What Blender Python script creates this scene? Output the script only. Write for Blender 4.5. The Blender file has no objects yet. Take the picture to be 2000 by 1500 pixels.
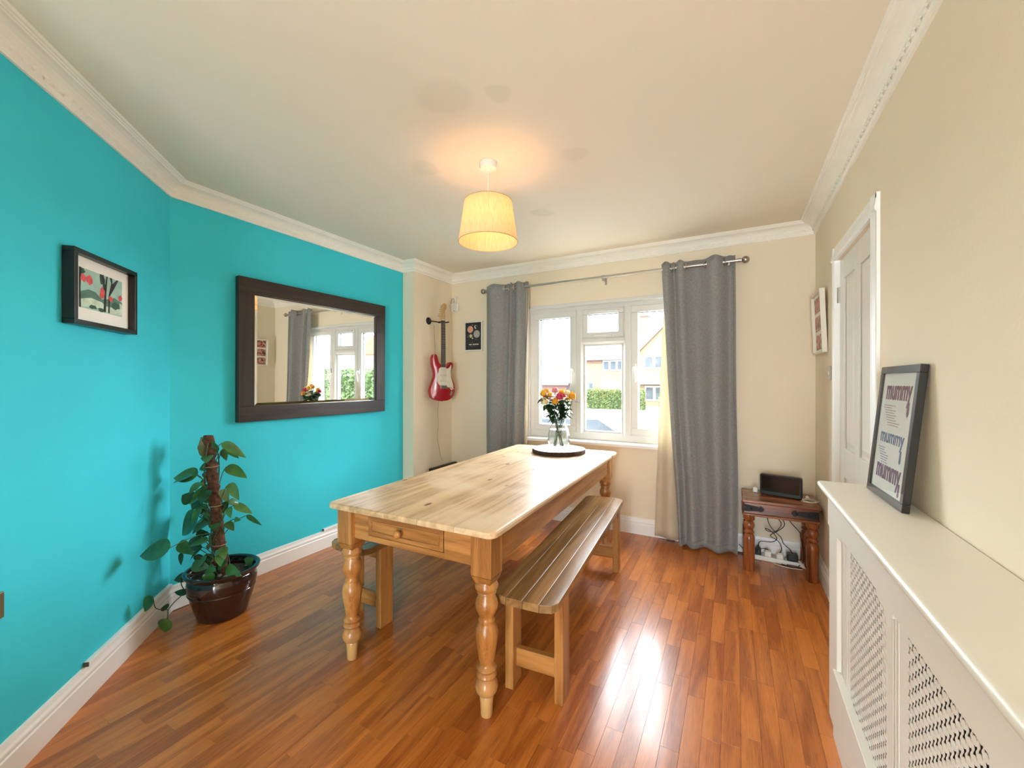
import bpy, bmesh, math, random
from mathutils import Vector, Matrix, Euler
random.seed(11)
PI = math.pi
S = bpy.context.scene
COL = S.collection

# ------------------------------------------------------------------ camera, world, exposure
YAW = math.radians(28.3)
cd = bpy.data.cameras.new('camera'); cam = bpy.data.objects.new('camera', cd); COL.objects.link(cam)
cd.sensor_width = 36; cd.lens = 808 / 2000 * 36; cd.shift_y = -0.002; cd.clip_start = .02; cd.clip_end = 400
cam.location = (0, 0, 1.33); cam.rotation_euler = (PI / 2, 0, YAW)
S.camera = cam
W = bpy.data.worlds.new('sky'); S.world = W; W.use_nodes = True
bg = W.node_tree.nodes['Background']; bg.inputs[0].default_value = (.89, .95, 1.03, 1); bg.inputs[1].default_value = 8.0
S.view_settings.view_transform = 'Standard'; S.view_settings.look = 'None'
S.view_settings.exposure = 2.22; S.view_settings.gamma = 1.0; S.view_settings.use_curve_mapping = False
S.cycles.max_bounces = 9; S.cycles.diffuse_bounces = 5; S.cycles.glossy_bounces = 4; S.cycles.transmission_bounces = 6; S.cycles.transparent_max_bounces = 12
S.cycles.sample_clamp_indirect = 6


def portal(loc, rot, sx, sy):
    l = bpy.data.lights.new('sky_portal', 'AREA'); l.shape = 'RECTANGLE'; l.size = sx; l.size_y = sy
    l.cycles.is_portal = True
    o = bpy.data.objects.new('sky_portal', l); COL.objects.link(o); o.location = loc; o.rotation_euler = rot
    return o


portal((-1.05, 3.86, 1.43), (-PI / 2, 0, 0), 1.5, 1.25)
portal((.03, -2.46, 1.03), (PI / 2, 0, 0), .8, 2.05)

# ------------------------------------------------------------------ materials
MATS = {}


def nt(name):
    m = bpy.data.materials.new(name); m.use_nodes = True
    t = m.node_tree; t.nodes.clear()
    o = t.nodes.new('ShaderNodeOutputMaterial'); b = t.nodes.new('ShaderNodeBsdfPrincipled')
    t.links.new(b.outputs[0], o.inputs[0])
    MATS[name] = m
    return m, t, b, o


def N(t, kind, **kw):
    n = t.nodes.new('ShaderNode' + kind)
    for k, v in kw.items():
        if hasattr(n, k): setattr(n, k, v)
        else: n.inputs[k].default_value = v
    return n


def rgb(c): return (*c, 1) if len(c) == 3 else c


def srgb(r, g, b):
    f = lambda x: (x / 255 / 12.92) if x <= 10 else ((x / 255 + .055) / 1.055) ** 2.4
    return (f(r), f(g), f(b))


def mat(name, c, rough=.5, metal=0, var=.06, vscale=6, bump=0, bscale=60, spec=.5, coat=0, sheen=0, trans=0, stretch=(1, 1, 1)):
    if name in MATS: return MATS[name]
    m, t, b, o = nt(name)
    tc = N(t, 'TexCoord'); mp = N(t, 'Mapping'); mp.inputs['Scale'].default_value = stretch
    t.links.new(tc.outputs['Object'], mp.inputs[0])
    no = N(t, 'TexNoise'); no.inputs['Scale'].default_value = vscale; no.inputs['Detail'].default_value = 5
    t.links.new(mp.outputs[0], no.inputs['Vector'])
    r = N(t, 'ValToRGB')
    r.color_ramp.elements[0].position = .3; r.color_ramp.elements[1].position = .7
    r.color_ramp.elements[0].color = rgb([x * (1 - var) for x in c]); r.color_ramp.elements[1].color = rgb([min(1, x * (1 + var)) for x in c])
    t.links.new(no.outputs[0], r.inputs[0]); t.links.new(r.outputs[0], b.inputs['Base Color'])
    b.inputs['Roughness'].default_value = rough; b.inputs['Metallic'].default_value = metal
    b.inputs['Specular IOR Level'].default_value = spec
    b.inputs['Coat Weight'].default_value = coat
    b.inputs['Sheen Weight'].default_value = sheen
    if trans:
        b.inputs['Subsurface Weight'].default_value = 0
        tr = N(t, 'BsdfTranslucent'); t.links.new(r.outputs[0], tr.inputs[0])
        mx = N(t, 'MixShader'); mx.inputs[0].default_value = trans
        t.links.new(b.outputs[0], mx.inputs[1]); t.links.new(tr.outputs[0], mx.inputs[2]); t.links.new(mx.outputs[0], o.inputs[0])
    if bump:
        n2 = N(t, 'TexNoise'); n2.inputs['Scale'].default_value = bscale; n2.inputs['Detail'].default_value = 4
        t.links.new(mp.outputs[0], n2.inputs['Vector'])
        bp = N(t, 'Bump'); bp.inputs['Strength'].default_value = bump; bp.inputs['Distance'].default_value = .01
        t.links.new(n2.outputs[0], bp.inputs['Height']); t.links.new(bp.outputs[0], b.inputs['Normal'])
    return m


def wood(name, dark, light, rough=.4, axis='Y', grain=22, knots=.0, worn=None, tone=.25, coat=0, attr=None, fig=1.0, knotcol=(.06, .022, .01), kscale=3.0, along=.06, pores=0, foot=0):
    """stretched-noise grain along one axis, per-object offset, optional knots and pale worn patches"""
    if name in MATS: return MATS[name]
    m, t, b, o = nt(name)
    L = t.links.new
    tc = N(t, 'TexCoord')
    if attr:
        at = N(t, 'Attribute'); at.attribute_name = attr; rnd = at.outputs['Fac']
    else:
        oi = N(t, 'ObjectInfo'); rnd = oi.outputs['Random']
    mul = N(t, 'VectorMath'); mul.operation = 'SCALE'; mul.inputs[0].default_value = (37.1, 53.7, 71.3); L(rnd, mul.inputs['Scale'])
    add = N(t, 'VectorMath'); add.operation = 'ADD'; L(tc.outputs['Object'], add.inputs[0]); L(mul.outputs[0], add.inputs[1])
    sc = {'X': (along, 1, 1), 'Y': (1, along, 1), 'Z': (1, 1, along)}[axis]
    mp = N(t, 'Mapping'); mp.inputs['Scale'].default_value = [v * grain for v in sc]; L(add.outputs[0], mp.inputs[0])
    # cathedral figure: large soft noise drives a banding function
    n1 = N(t, 'TexNoise'); n1.inputs['Scale'].default_value = .55 * fig; n1.inputs['Detail'].default_value = 2; n1.inputs['Distortion'].default_value = .3; L(mp.outputs[0], n1.inputs['Vector'])
    k = N(t, 'Math'); k.operation = 'MULTIPLY'; k.inputs[1].default_value = 26; L(n1.outputs[0], k.inputs[0])
    sn = N(t, 'Math'); sn.operation = 'SINE'; L(k.outputs[0], sn.inputs[0])
    n2 = N(t, 'TexNoise'); n2.inputs['Scale'].default_value = 5; n2.inputs['Detail'].default_value = 6; L(mp.outputs[0], n2.inputs['Vector'])
    mr = N(t, 'MapRange'); mr.inputs['From Min'].default_value = -1; mr.inputs['From Max'].default_value = 1; L(sn.outputs[0], mr.inputs['Value'])
    mx = N(t, 'Mix'); mx.data_type = 'FLOAT'; mx.inputs[0].default_value = .62; L(mr.outputs[0], mx.inputs[2]); L(n2.outputs[0], mx.inputs[3])
    ton = N(t, 'Math'); ton.operation = 'MULTIPLY_ADD'; ton.inputs[1].default_value = tone * 2; ton.inputs[2].default_value = -tone; L(rnd, ton.inputs[0])
    sm = N(t, 'Math'); sm.operation = 'ADD'; L(mx.outputs[0], sm.inputs[0]); L(ton.outputs[0], sm.inputs[1])
    r = N(t, 'ValToRGB'); r.color_ramp.elements[0].position = .2; r.color_ramp.elements[1].position = .8
    r.color_ramp.elements[0].color = rgb(dark); r.color_ramp.elements[1].color = rgb(light); L(sm.outputs[0], r.inputs[0])
    col = r.outputs[0]
    if pores:
        mpp = N(t, 'Mapping'); mpp.inputs['Scale'].default_value = {'X': (14, 420, 420), 'Y': (420, 14, 420), 'Z': (420, 420, 14)}[axis]; L(add.outputs[0], mpp.inputs[0])
        wv_ = N(t, 'VectorMath'); wv_.operation = 'MULTIPLY_ADD'; wv_.inputs[1].default_value = (6, 0, 6); L(n1.outputs['Color'], wv_.inputs[0]); L(mpp.outputs[0], wv_.inputs[2])
        np_ = N(t, 'TexNoise'); np_.inputs['Scale'].default_value = 1; np_.inputs['Detail'].default_value = 1; L(wv_.outputs[0], np_.inputs['Vector'])
        rp = N(t, 'MapRange'); rp.inputs['From Min'].default_value = .53; rp.inputs['From Max'].default_value = .68; rp.inputs['To Max'].default_value = pores; L(np_.outputs[0], rp.inputs['Value'])
        # pores gather in the darker growth bands
        inv = N(t, 'Math'); inv.operation = 'SUBTRACT'; inv.inputs[0].default_value = 1.25; L(mr.outputs[0], inv.inputs[1])
        pm_ = N(t, 'Math'); pm_.operation = 'MULTIPLY'; L(rp.outputs[0], pm_.inputs[0]); L(inv.outputs[0], pm_.inputs[1])
        mp5 = N(t, 'Mix'); mp5.data_type = 'RGBA'; L(pm_.outputs[0], mp5.inputs[0]); L(col, mp5.inputs[6]); mp5.inputs[7].default_value = rgb([x * .45 for x in dark]); col = mp5.outputs[2]
    if worn:
        n4 = N(t, 'TexNoise'); n4.inputs['Scale'].default_value = worn[1]; n4.inputs['Detail'].default_value = 6; L(tc.outputs['Object'], n4.inputs['Vector'])
        r4 = N(t, 'ValToRGB'); r4.color_ramp.elements[0].position = worn[2]; r4.color_ramp.elements[1].position = worn[2] + .18; L(n4.outputs[0], r4.inputs[0])
        wf = r4.outputs[0]
        if foot:   # bare wood where the finish has worn off near the floor
            sx_ = N(t, 'SeparateXYZ'); L(tc.outputs['Object'], sx_.inputs[0])
            mf = N(t, 'MapRange'); mf.inputs['From Min'].default_value = foot; mf.inputs['From Max'].default_value = foot * .4; L(sx_.outputs[2], mf.inputs['Value'])
            mq = N(t, 'Math'); mq.operation = 'MAXIMUM'; L(wf, mq.inputs[0]); L(mf.outputs[0], mq.inputs[1]); wf = mq.outputs[0]
        m4 = N(t, 'Mix'); m4.data_type = 'RGBA'; L(wf, m4.inputs[0]); L(col, m4.inputs[6]); m4.inputs[7].default_value = rgb(worn[0]); col = m4.outputs[2]
    if knots:
        mk = N(t, 'Mapping'); mk.inputs['Scale'].default_value = {'X': (.45, 1, 1), 'Y': (1, .45, 1), 'Z': (1, 1, .45)}[axis]; L(add.outputs[0], mk.inputs[0])
        v = N(t, 'TexVoronoi'); v.inputs['Scale'].default_value = kscale; L(mk.outputs[0], v.inputs['Vector'])
        rk = N(t, 'ValToRGB'); rk.color_ramp.elements[0].position = knots * .6; rk.color_ramp.elements[1].position = knots
        rk.color_ramp.elements[0].color = (1, 1, 1, 1); rk.color_ramp.elements[1].color = (0, 0, 0, 1); L(v.outputs['Distance'], rk.inputs[0])
        m5 = N(t, 'Mix'); m5.data_type = 'RGBA'; L(rk.outputs[0], m5.inputs[0]); L(col, m5.inputs[6]); m5.inputs[7].default_value = rgb(knotcol); col = m5.outputs[2]
    L(col, b.inputs['Base Color'])
    b.inputs['Roughness'].default_value = rough; b.inputs['Coat Weight'].default_value = coat; b.inputs['Coat Roughness'].default_value = .15
    bp = N(t, 'Bump'); bp.inputs['Strength'].default_value = .12; bp.inputs['Distance'].default_value = .004
    L(mx.outputs[0], bp.inputs['Height']); L(bp.outputs[0], b.inputs['Normal'])
    return m


def thin_glass(name, tint=(1, 1, 1), refl=.03, edge=.45):
    if name in MATS: return MATS[name]
    m, t, b, o = nt(name); t.nodes.remove(b)
    tr = N(t, 'BsdfTransparent'); tr.inputs[0].default_value = rgb(tint)
    gl = N(t, 'BsdfGlossy'); gl.inputs['Roughness'].default_value = .02
    lw = N(t, 'LayerWeight'); lw.inputs['Blend'].default_value = .5
    pw_ = N(t, 'Math'); pw_.operation = 'POWER'; pw_.inputs[1].default_value = 4.0; t.links.new(lw.outputs['Facing'], pw_.inputs[0])
    fr = N(t, 'Math'); fr.operation = 'MULTIPLY_ADD'; fr.inputs[1].default_value = edge; fr.inputs[2].default_value = refl; t.links.new(pw_.outputs[0], fr.inputs[0])
    mx = N(t, 'MixShader')
    t.links.new(fr.outputs[0], mx.inputs[0]); t.links.new(tr.outputs[0], mx.inputs[1]); t.links.new(gl.outputs[0], mx.inputs[2]); t.links.new(mx.outputs[0], o.inputs[0])
    return m


def emit(name, c, s):
    if name in MATS: return MATS[name]
    m, t, b, o = nt(name)
    b.inputs['Base Color'].default_value = rgb(c); b.inputs['Emission Color'].default_value = rgb(c); b.inputs['Emission Strength'].default_value = s
    return m


def fabric(name, c1, c2, scale=400):
    if name in MATS: return MATS[name]
    m, t, b, o = nt(name); L = t.links.new
    tc = N(t, 'TexCoord')
    a = N(t, 'TexNoise'); a.inputs['Scale'].default_value = 1; a.inputs['Detail'].default_value = 2
    ma = N(t, 'Mapping'); ma.inputs['Scale'].default_value = (scale, scale, scale * .12); L(tc.outputs['Object'], ma.inputs[0]); L(ma.outputs[0], a.inputs['Vector'])
    c = N(t, 'TexNoise'); c.inputs['Scale'].default_value = 1; c.inputs['Detail'].default_value = 2
    mb = N(t, 'Mapping'); mb.inputs['Scale'].default_value = (scale * .12, scale * .12, scale); L(tc.outputs['Object'], mb.inputs[0]); L(mb.outputs[0], c.inputs['Vector'])
    ad = N(t, 'Math'); ad.operation = 'ADD'; L(a.outputs[0], ad.inputs[0]); L(c.outputs[0], ad.inputs[1])
    hf = N(t, 'Math'); hf.operation = 'MULTIPLY'; hf.inputs[1].default_value = .5; L(ad.outputs[0], hf.inputs[0])
    r = N(t, 'ValToRGB'); r.color_ramp.elements[0].position = .38; r.color_ramp.elements[1].position = .62
    r.color_ramp.elements[0].color = rgb(c1); r.color_ramp.elements[1].color = rgb(c2); L(hf.outputs[0], r.inputs[0]); L(r.outputs[0], b.inputs['Base Color'])
    b.inputs['Roughness'].default_value = .9; b.inputs['Specular IOR Level'].default_value = .2; b.inputs['Sheen Weight'].default_value = .15
    bp = N(t, 'Bump'); bp.inputs['Strength'].default_value = .25; bp.inputs['Distance'].default_value = .002; L(hf.outputs[0], bp.inputs['Height']); L(bp.outputs[0], b.inputs['Normal'])
    tr = N(t, 'BsdfTranslucent'); L(r.outputs[0], tr.inputs[0]); mx = N(t, 'MixShader'); mx.inputs[0].default_value = .12
    L(b.outputs[0], mx.inputs[1]); L(tr.outputs[0], mx.inputs[2]); L(mx.outputs[0], o.inputs[0])
    return m


def brickmat(name, c1, c2, mortar, scale=1.0):
    if name in MATS: return MATS[name]
    m, t, b, o = nt(name); L = t.links.new
    tc = N(t, 'TexCoord'); sp = N(t, 'SeparateXYZ'); cb = N(t, 'CombineXYZ'); L(tc.outputs['Object'], sp.inputs[0])
    ad = N(t, 'Math'); ad.operation = 'ADD'; L(sp.outputs[0], ad.inputs[0]); L(sp.outputs[1], ad.inputs[1])
    L(ad.outputs[0], cb.inputs[0]); L(sp.outputs[2], cb.inputs[1])
    br = N(t, 'TexBrick'); br.inputs['Color1'].default_value = rgb(c1); br.inputs['Color2'].default_value = rgb(c2); br.inputs['Mortar'].default_value = rgb(mortar)
    br.inputs['Scale'].default_value = scale; br.inputs['Brick Width'].default_value = .225; br.inputs['Row Height'].default_value = .075; br.inputs['Mortar Size'].default_value = .006
    L(cb.outputs[0], br.inputs['Vector']); L(br.outputs[0], b.inputs['Base Color']); b.inputs['Roughness'].default_value = .9
    return m


CREAM = mat('cream_wall_paint', srgb(240, 227, 203), .85, var=.015, vscale=2, bump=.06, bscale=90, spec=.2)
TEAL = mat('teal_wall_paint', srgb(64, 209, 227), .7, var=.04, vscale=2.2, bump=.06, bscale=90, spec=.25)
TRIMW = mat('white_gloss_trim', srgb(249, 249, 247), .35, var=.02, vscale=4)
CORN = mat('white_plaster_cornice', srgb(250, 246, 236), .7, var=.02, vscale=9, spec=.25)
UPVC = mat('white_window_plastic', srgb(222, 221, 217), .3, var=.01)
WHITEP = mat('white_plastic', srgb(235, 233, 226), .4, var=.02)
BLACKP = mat('black_plastic', (.008, .008, .009), .35, var=.2)
STEEL = mat('brushed_steel', (.55, .53, .5), .28, metal=1, var=.05)
CHROME = mat('chrome', (.8, .8, .8), .12, metal=1, var=.02)
GLASS = thin_glass('window_glass', (.97, .985, .98))

PINE = wood('honey_pine', (.32, .122, .027), (.58, .275, .078), .35, 'Z', 18, knots=.09, kscale=7, tone=.1, pores=.45)
PINEX = wood('honey_pine_cross', (.32, .122, .027), (.58, .275, .078), .35, 'X', 18, knots=.10, kscale=6, tone=.1, pores=.4)
PINEY = wood('honey_pine_long', (.30, .115, .027), (.54, .25, .074), .35, 'Y', 18, knots=.10, kscale=6, tone=.1, pores=.4)
LEGP = wood('worn_turned_pine', (.30, .105, .020), (.57, .25, .065), .3, 'Z', 16, worn=((.60, .36, .14), 9, .54), tone=.08, coat=.2, pores=.55, foot=.16)
TOPP = wood('worn_pine_top', (.50, .30, .145), (.80, .57, .335), .40, 'Y', 16, knots=.13, kscale=9, worn=((.80, .62, .42), 2.6, .48), tone=.08, knotcol=(.22, .10, .045), pores=.4)
BENCHP = wood('aged_pine_bench', (.215, .112, .038), (.41, .232, .088), .27, 'Y', 16, knots=.085, kscale=3.2, tone=.1, knotcol=(.05, .02, .01))
SHEESHAM = wood('dark_rosewood', (.07, .016, .006), (.42, .13, .035), .28, 'X', 14, tone=.12, coat=.3, pores=.6)
SHEESHAMZ = wood('dark_rosewood_leg', (.07, .016, .006), (.38, .11, .03), .25, 'Z', 14, tone=.1, coat=.4, pores=.6)
WENGE = wood('dark_mirror_wood', (.018, .009, .006), (.045, .024, .016), .4, 'X', 22, tone=.1)


# ------------------------------------------------------------------ mesh helpers
class MB:
    def __init__(s): s.v = []; s.f = []

    def add(s, vs, fs):
        n = len(s.v); s.v += [tuple(p) for p in vs]; s.f += [tuple(i + n for i in f) for f in fs]; return s

    def box(s, x0, x1, y0, y1, z0, z1):
        return s.add([(x0, y0, z0), (x1, y0, z0), (x1, y1, z0), (x0, y1, z0), (x0, y0, z1), (x1, y0, z1), (x1, y1, z1), (x0, y1, z1)],
                     [(3, 2, 1, 0), (4, 5, 6, 7), (0, 1, 5, 4), (1, 2, 6, 5), (2, 3, 7, 6), (3, 0, 4, 7)])

    def prism(s, poly, a, b, axis='z'):
        n = len(poly)
        def P(p, h): return {'z': (p[0], p[1], h), 'x': (h, p[0], p[1]), 'y': (p[0], h, p[1])}[axis]
        vs = [P(p, a) for p in poly] + [P(p, b) for p in poly]
        fs = [tuple(range(n - 1, -1, -1)), tuple(range(n, 2 * n))] + [(i, (i + 1) % n, n + (i + 1) % n, n + i) for i in range(n)]
        return s.add(vs, fs)

    def lathe(s, prof, n=24, c=(0, 0, 0), cap=True):
        vs = []; fs = []
        for r, z in prof:
            for k in range(n):
                a = 2 * PI * k / n; vs.append((c[0] + r * math.cos(a), c[1] + r * math.sin(a), c[2] + z))
        for i in range(len(prof) - 1):
            for k in range(n):
                k2 = (k + 1) % n; fs.append((i * n + k, i * n + k2, (i + 1) * n + k2, (i + 1) * n + k))
        if cap:
            fs.append(tuple(range(n - 1, -1, -1))); m = (len(prof) - 1) * n; fs.append(tuple(range(m, m + n)))
        return s.add(vs, fs)

    def tube(s, pts, r, n=8, cap=True):
        pts = [Vector(p) for p in pts]
        m = len(pts); R = r if isinstance(r, (list, tuple)) else [r] * m
        vs = []; fs = []; up = Vector((.31, .17, .93))
        pu = None
        for i, p in enumerate(pts):
            d = (pts[min(i + 1, m - 1)] - pts[max(i - 1, 0)])
            if d.length < 1e-9: d = Vector((0, 0, 1))
            d.normalize()
            if pu is None:
                pu = up.cross(d)
                if pu.length < .05: pu = Vector((1, 0, 0)).cross(d)
            pu = (pu - d * pu.dot(d)); pu.normalize(); q = d.cross(pu)
            for k in range(n):
                a = 2 * PI * k / n; vs.append(p + (pu * math.cos(a) + q * math.sin(a)) * R[i])
        for i in range(m - 1):
            for k in range(n):
                k2 = (k + 1) % n; fs.append((i * n + k, i * n + k2, (i + 1) * n + k2, (i + 1) * n + k))
        if cap:
            fs.append(tuple(range(n - 1, -1, -1))); fs.append(tuple(range((m - 1) * n, m * n)))
        return s.add(vs, fs)

    def sphere(s, c, r, n=14, k=8, sc=(1, 1, 1)):
        prof = [(max(1e-4, r * math.sin(PI * i / k)), -r * math.cos(PI * i / k)) for i in range(k + 1)]
        n0 = len(s.v); s.lathe(prof, n)
        for i in range(n0, len(s.v)):
            p = s.v[i]; s.v[i] = (c[0] + p[0] * sc[0], c[1] + p[1] * sc[1], c[2] + p[2] * sc[2])
        return s

    def torus(s, c, R, r, axis='z', n=24, k=8):
        vs = []; fs = []
        for i in range(n):
            a = 2 * PI * i / n
            for j in range(k):
                b = 2 * PI * j / k
                x, y, z = (R + r * math.cos(b)) * math.cos(a), (R + r * math.cos(b)) * math.sin(a), r * math.sin(b)
                p = {'z': (x, y, z), 'x': (z, x, y), 'y': (x, z, y)}[axis]
                vs.append((c[0] + p[0], c[1] + p[1], c[2] + p[2]))
        for i in range(n):
            for j in range(k):
                fs.append((i * k + j, ((i + 1) % n) * k + j, ((i + 1) % n) * k + (j + 1) % k, i * k + (j + 1) % k))
        return s.add(vs, fs)

    def grid(s, fn, nu, nv):
        vs = [fn(i / nu, j / nv) for j in range(nv + 1) for i in range(nu + 1)]
        fs = [(j * (nu + 1) + i, j * (nu + 1) + i + 1, (j + 1) * (nu + 1) + i + 1, (j + 1) * (nu + 1) + i) for j in range(nv) for i in range(nu)]
        return s.add(vs, fs)

    def xf(s, M):
        s.v = [tuple(M @ Vector(p)) for p in s.v]; return s

    def build(s, name, m, parent=None, smooth=False, bevel=0, seg=2, solid=0, label=None):
        me = bpy.data.meshes.new(name); me.from_pydata(s.v, [], s.f); me.update()
        b = bmesh.new(); b.from_mesh(me); bmesh.ops.recalc_face_normals(b, faces=b.faces); b.to_mesh(me); b.free()
        me.materials.append(m)
        if smooth:
            for p in me.polygons: p.use_smooth = True
        o = bpy.data.objects.new(name, me); COL.objects.link(o)
        if parent: o.parent = parent
        if solid:
            q = o.modifiers.new('solid', 'SOLIDIFY'); q.thickness = solid; q.offset = 0
        if bevel:
            q = o.modifiers.new('bevel', 'BEVEL'); q.width = bevel; q.segments = seg; q.limit_method = 'ANGLE'; q.angle_limit = math.radians(40)
        if smooth and not bevel and not solid:
            try: me.set_sharp_from_angle(angle=math.radians(50))
            except Exception: pass
        if label: o['label'] = label
        return o


def spline(pts, n=6):
    pts = [Vector(p) for p in pts]; out = []
    for i in range(len(pts) - 1):
        p0 = pts[max(i - 1, 0)]; p1 = pts[i]; p2 = pts[i + 1]; p3 = pts[min(i + 2, len(pts) - 1)]
        for k in range(n):
            t = k / n
            out.append(.5 * ((2 * p1) + (p2 - p0) * t + (2 * p0 - 5 * p1 + 4 * p2 - p3) * t * t + (3 * p1 - p0 - 3 * p2 + p3) * t ** 3))
    out.append(pts[-1]); return out


def smooth_loop(pts, n=4):
    out = []; m_ = len(pts)
    for i in range(m_):
        p0, p1, p2, p3 = (Vector(pts[(i + k) % m_]) for k in (-1, 0, 1, 2))
        for k in range(n):
            t = k / n
            q = .5 * ((2 * p1) + (p2 - p0) * t + (2 * p0 - 5 * p1 + 4 * p2 - p3) * t * t + (3 * p1 - p0 - 3 * p2 + p3) * t ** 3); out.append((q.x, q.y))
    return out


def tag(o, label, cat=None, group=None, kind=None):
    o['label'] = label
    if cat: o['category'] = cat
    if group: o['group'] = group
    if kind: o['kind'] = kind
    return o


def struct(o, label=None):
    o['kind'] = 'structure'
    if label: o['label'] = label
    return o


def empty(name, loc, rz=0, label=None, cat=None, group=None):
    o = bpy.data.objects.new(name, None); COL.objects.link(o); o.location = loc; o.rotation_euler = (0, 0, rz)
    o.empty_display_size = .1
    if label: tag(o, label, cat, group)
    return o


def text(name, body, size, m, parent, M, offset=0.0, extrude=.0004, shear=0):
    c = bpy.data.curves.new(name, 'FONT'); c.body = body; c.size = size; c.align_x = 'CENTER'; c.align_y = 'CENTER'
    c.extrude = extrude; c.offset = offset; c.shear = shear; c.materials.append(m)
    o = bpy.data.objects.new(name, c); COL.objects.link(o)
    me = bpy.data.meshes.new_from_object(o.evaluated_get(bpy.context.evaluated_depsgraph_get()))
    bpy.data.objects.remove(o)
    o = bpy.data.objects.new(name, me); COL.objects.link(o); o.parent = parent; o.matrix_local = M
    return o


# ------------------------------------------------------------------ room shell
XB, YBE, XP, YW, XR, ZC = -2.897, 3.10, -2.763, 3.72, .52, 2.50
AX0, AY0 = -1.50, -.225           # far end of the angled wall
YREAR = -2.40
CA = (XB, -1.72 - XB)             # corner of angled wall and mirror wall
PATH = [(AX0, YREAR), (AX0, AY0), CA, (XB, YBE), (XP, YBE), (XP, YW), (XR, YW), (XR, YREAR)]


def wall_prism(name, p, q, th, m, label):
    d = Vector((q[0] - p[0], q[1] - p[1])).normalized(); n = Vector((-d.y, d.x))
    poly = [p, q, (q[0] + n.x * th, q[1] + n.y * th), (p[0] + n.x * th, p[1] + n.y * th)]
    return struct(MB().prism(poly, 0, ZC).build(name, m), label)


wall_prism('wall_left_angled', PATH[1], PATH[2], .2, TEAL, 'teal painted wall set at forty-five degrees')
wall_prism('wall_left', PATH[2], PATH[3], .2, TEAL, 'teal painted wall carrying the mirror')
wall_prism('wall_left_rear', PATH[0], PATH[1], .2, CREAM, 'cream wall behind the camera')
struct(MB().box(XB - .2, XP, YBE, YW, 0, ZC).build('wall_pier', CREAM), 'cream pier stepping out beside the window wall')
WX0, WX1, WZ0, WZ1 = -1.82, -.29, .79, 2.075
struct(MB().box(XB - .2, WX0, YW, YW + .27, 0, ZC).box(WX1, XR + .2, YW, YW + .27, 0, ZC).box(WX0, WX1, YW, YW + .27, 0, WZ0).box(WX0, WX1, YW, YW + .27, WZ1, ZC).build('wall_back', CREAM), 'cream wall with the window')
DY0, DY1, DZ = 2.257, 3.003, 2.03
struct(MB().box(XR, XR + .12, YREAR, DY0, 0, ZC).box(XR, XR + .12, DY1, YW, 0, ZC).box(XR, XR + .12, DY0, DY1, DZ, ZC).build('wall_right', CREAM), 'cream wall with the door and radiator cover')
RX0, RX1, RZ1 = -.36, .42, 2.05  # unseen opening, its place and width chosen for the light from behind
struct(MB().box(AX0 - .2, RX0, YREAR - .2, YREAR, 0, ZC).box(RX1, XR + .12, YREAR - .2, YREAR, 0, ZC).box(RX0, RX1, YREAR - .2, YREAR, RZ1, ZC).build('wall_rear', CREAM), 'cream wall behind the camera with an opening added for sky light')

# ceiling with filled, repainted spots
m, t, b, o = nt('painted_ceiling'); L = t.links.new
tc = N(t, 'TexCoord'); no = N(t, 'TexNoise'); no.inputs['Scale'].default_value = 7; no.inputs['Detail'].default_value = 4; L(tc.outputs['Object'], no.inputs['Vector'])
wob = N(t, 'VectorMath'); wob.operation = 'MULTIPLY_ADD'; wob.inputs[1].default_value = (.12, .12, 0); L(no.outputs['Color'], wob.inputs[0]); L(tc.outputs['Object'], wob.inputs[2])
acc = None
for (px, py, pr) in [(-1.06, 1.36, .12), (-1.50, 1.77, .075), (-.72, 2.03, .07), (-1.17, 2.62, .075), (-.83, 1.45, .05)]:
    ds = N(t, 'VectorMath'); ds.operation = 'DISTANCE'; ds.inputs[1].default_value = (px + .06, py + .06, ZC); L(wob.outputs[0], ds.inputs[0])
    mr = N(t, 'MapRange'); mr.inputs['From Min'].default_value = pr * .75; mr.inputs['From Max'].default_value = pr * 1.15; mr.inputs['To Min'].default_value = 1; mr.inputs['To Max'].default_value = 0; L(ds.outputs['Value'], mr.inputs['Value'])
    if acc is None: acc = mr.outputs[0]
    else:
        ad = N(t, 'Math'); ad.operation = 'MAXIMUM'; L(acc, ad.inputs[0]); L(mr.outputs[0], ad.inputs[1]); acc = ad.outputs[0]
mx = N(t, 'Mix'); mx.data_type = 'RGBA'; L(acc, mx.inputs[0]); mx.inputs[6].default_value = rgb(srgb(241, 232, 214)); mx.inputs[7].default_value = rgb(srgb(233, 225, 207)); L(mx.outputs[2], b.inputs['Base Color'])
b.inputs['Roughness'].default_value = .85; b.inputs['Specular IOR Level'].default_value = .2
struct(MB().prism([(AX0 - .2, YREAR - .2), (XR + .12, YREAR - .2), (XR + .12, YW + .27), (XB - .2, YW + .27), (XB - .2, CA[1] - .1)], ZC, ZC + .12).build('ceiling', m), 'off-white ceiling with faint filled spots')

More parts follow.
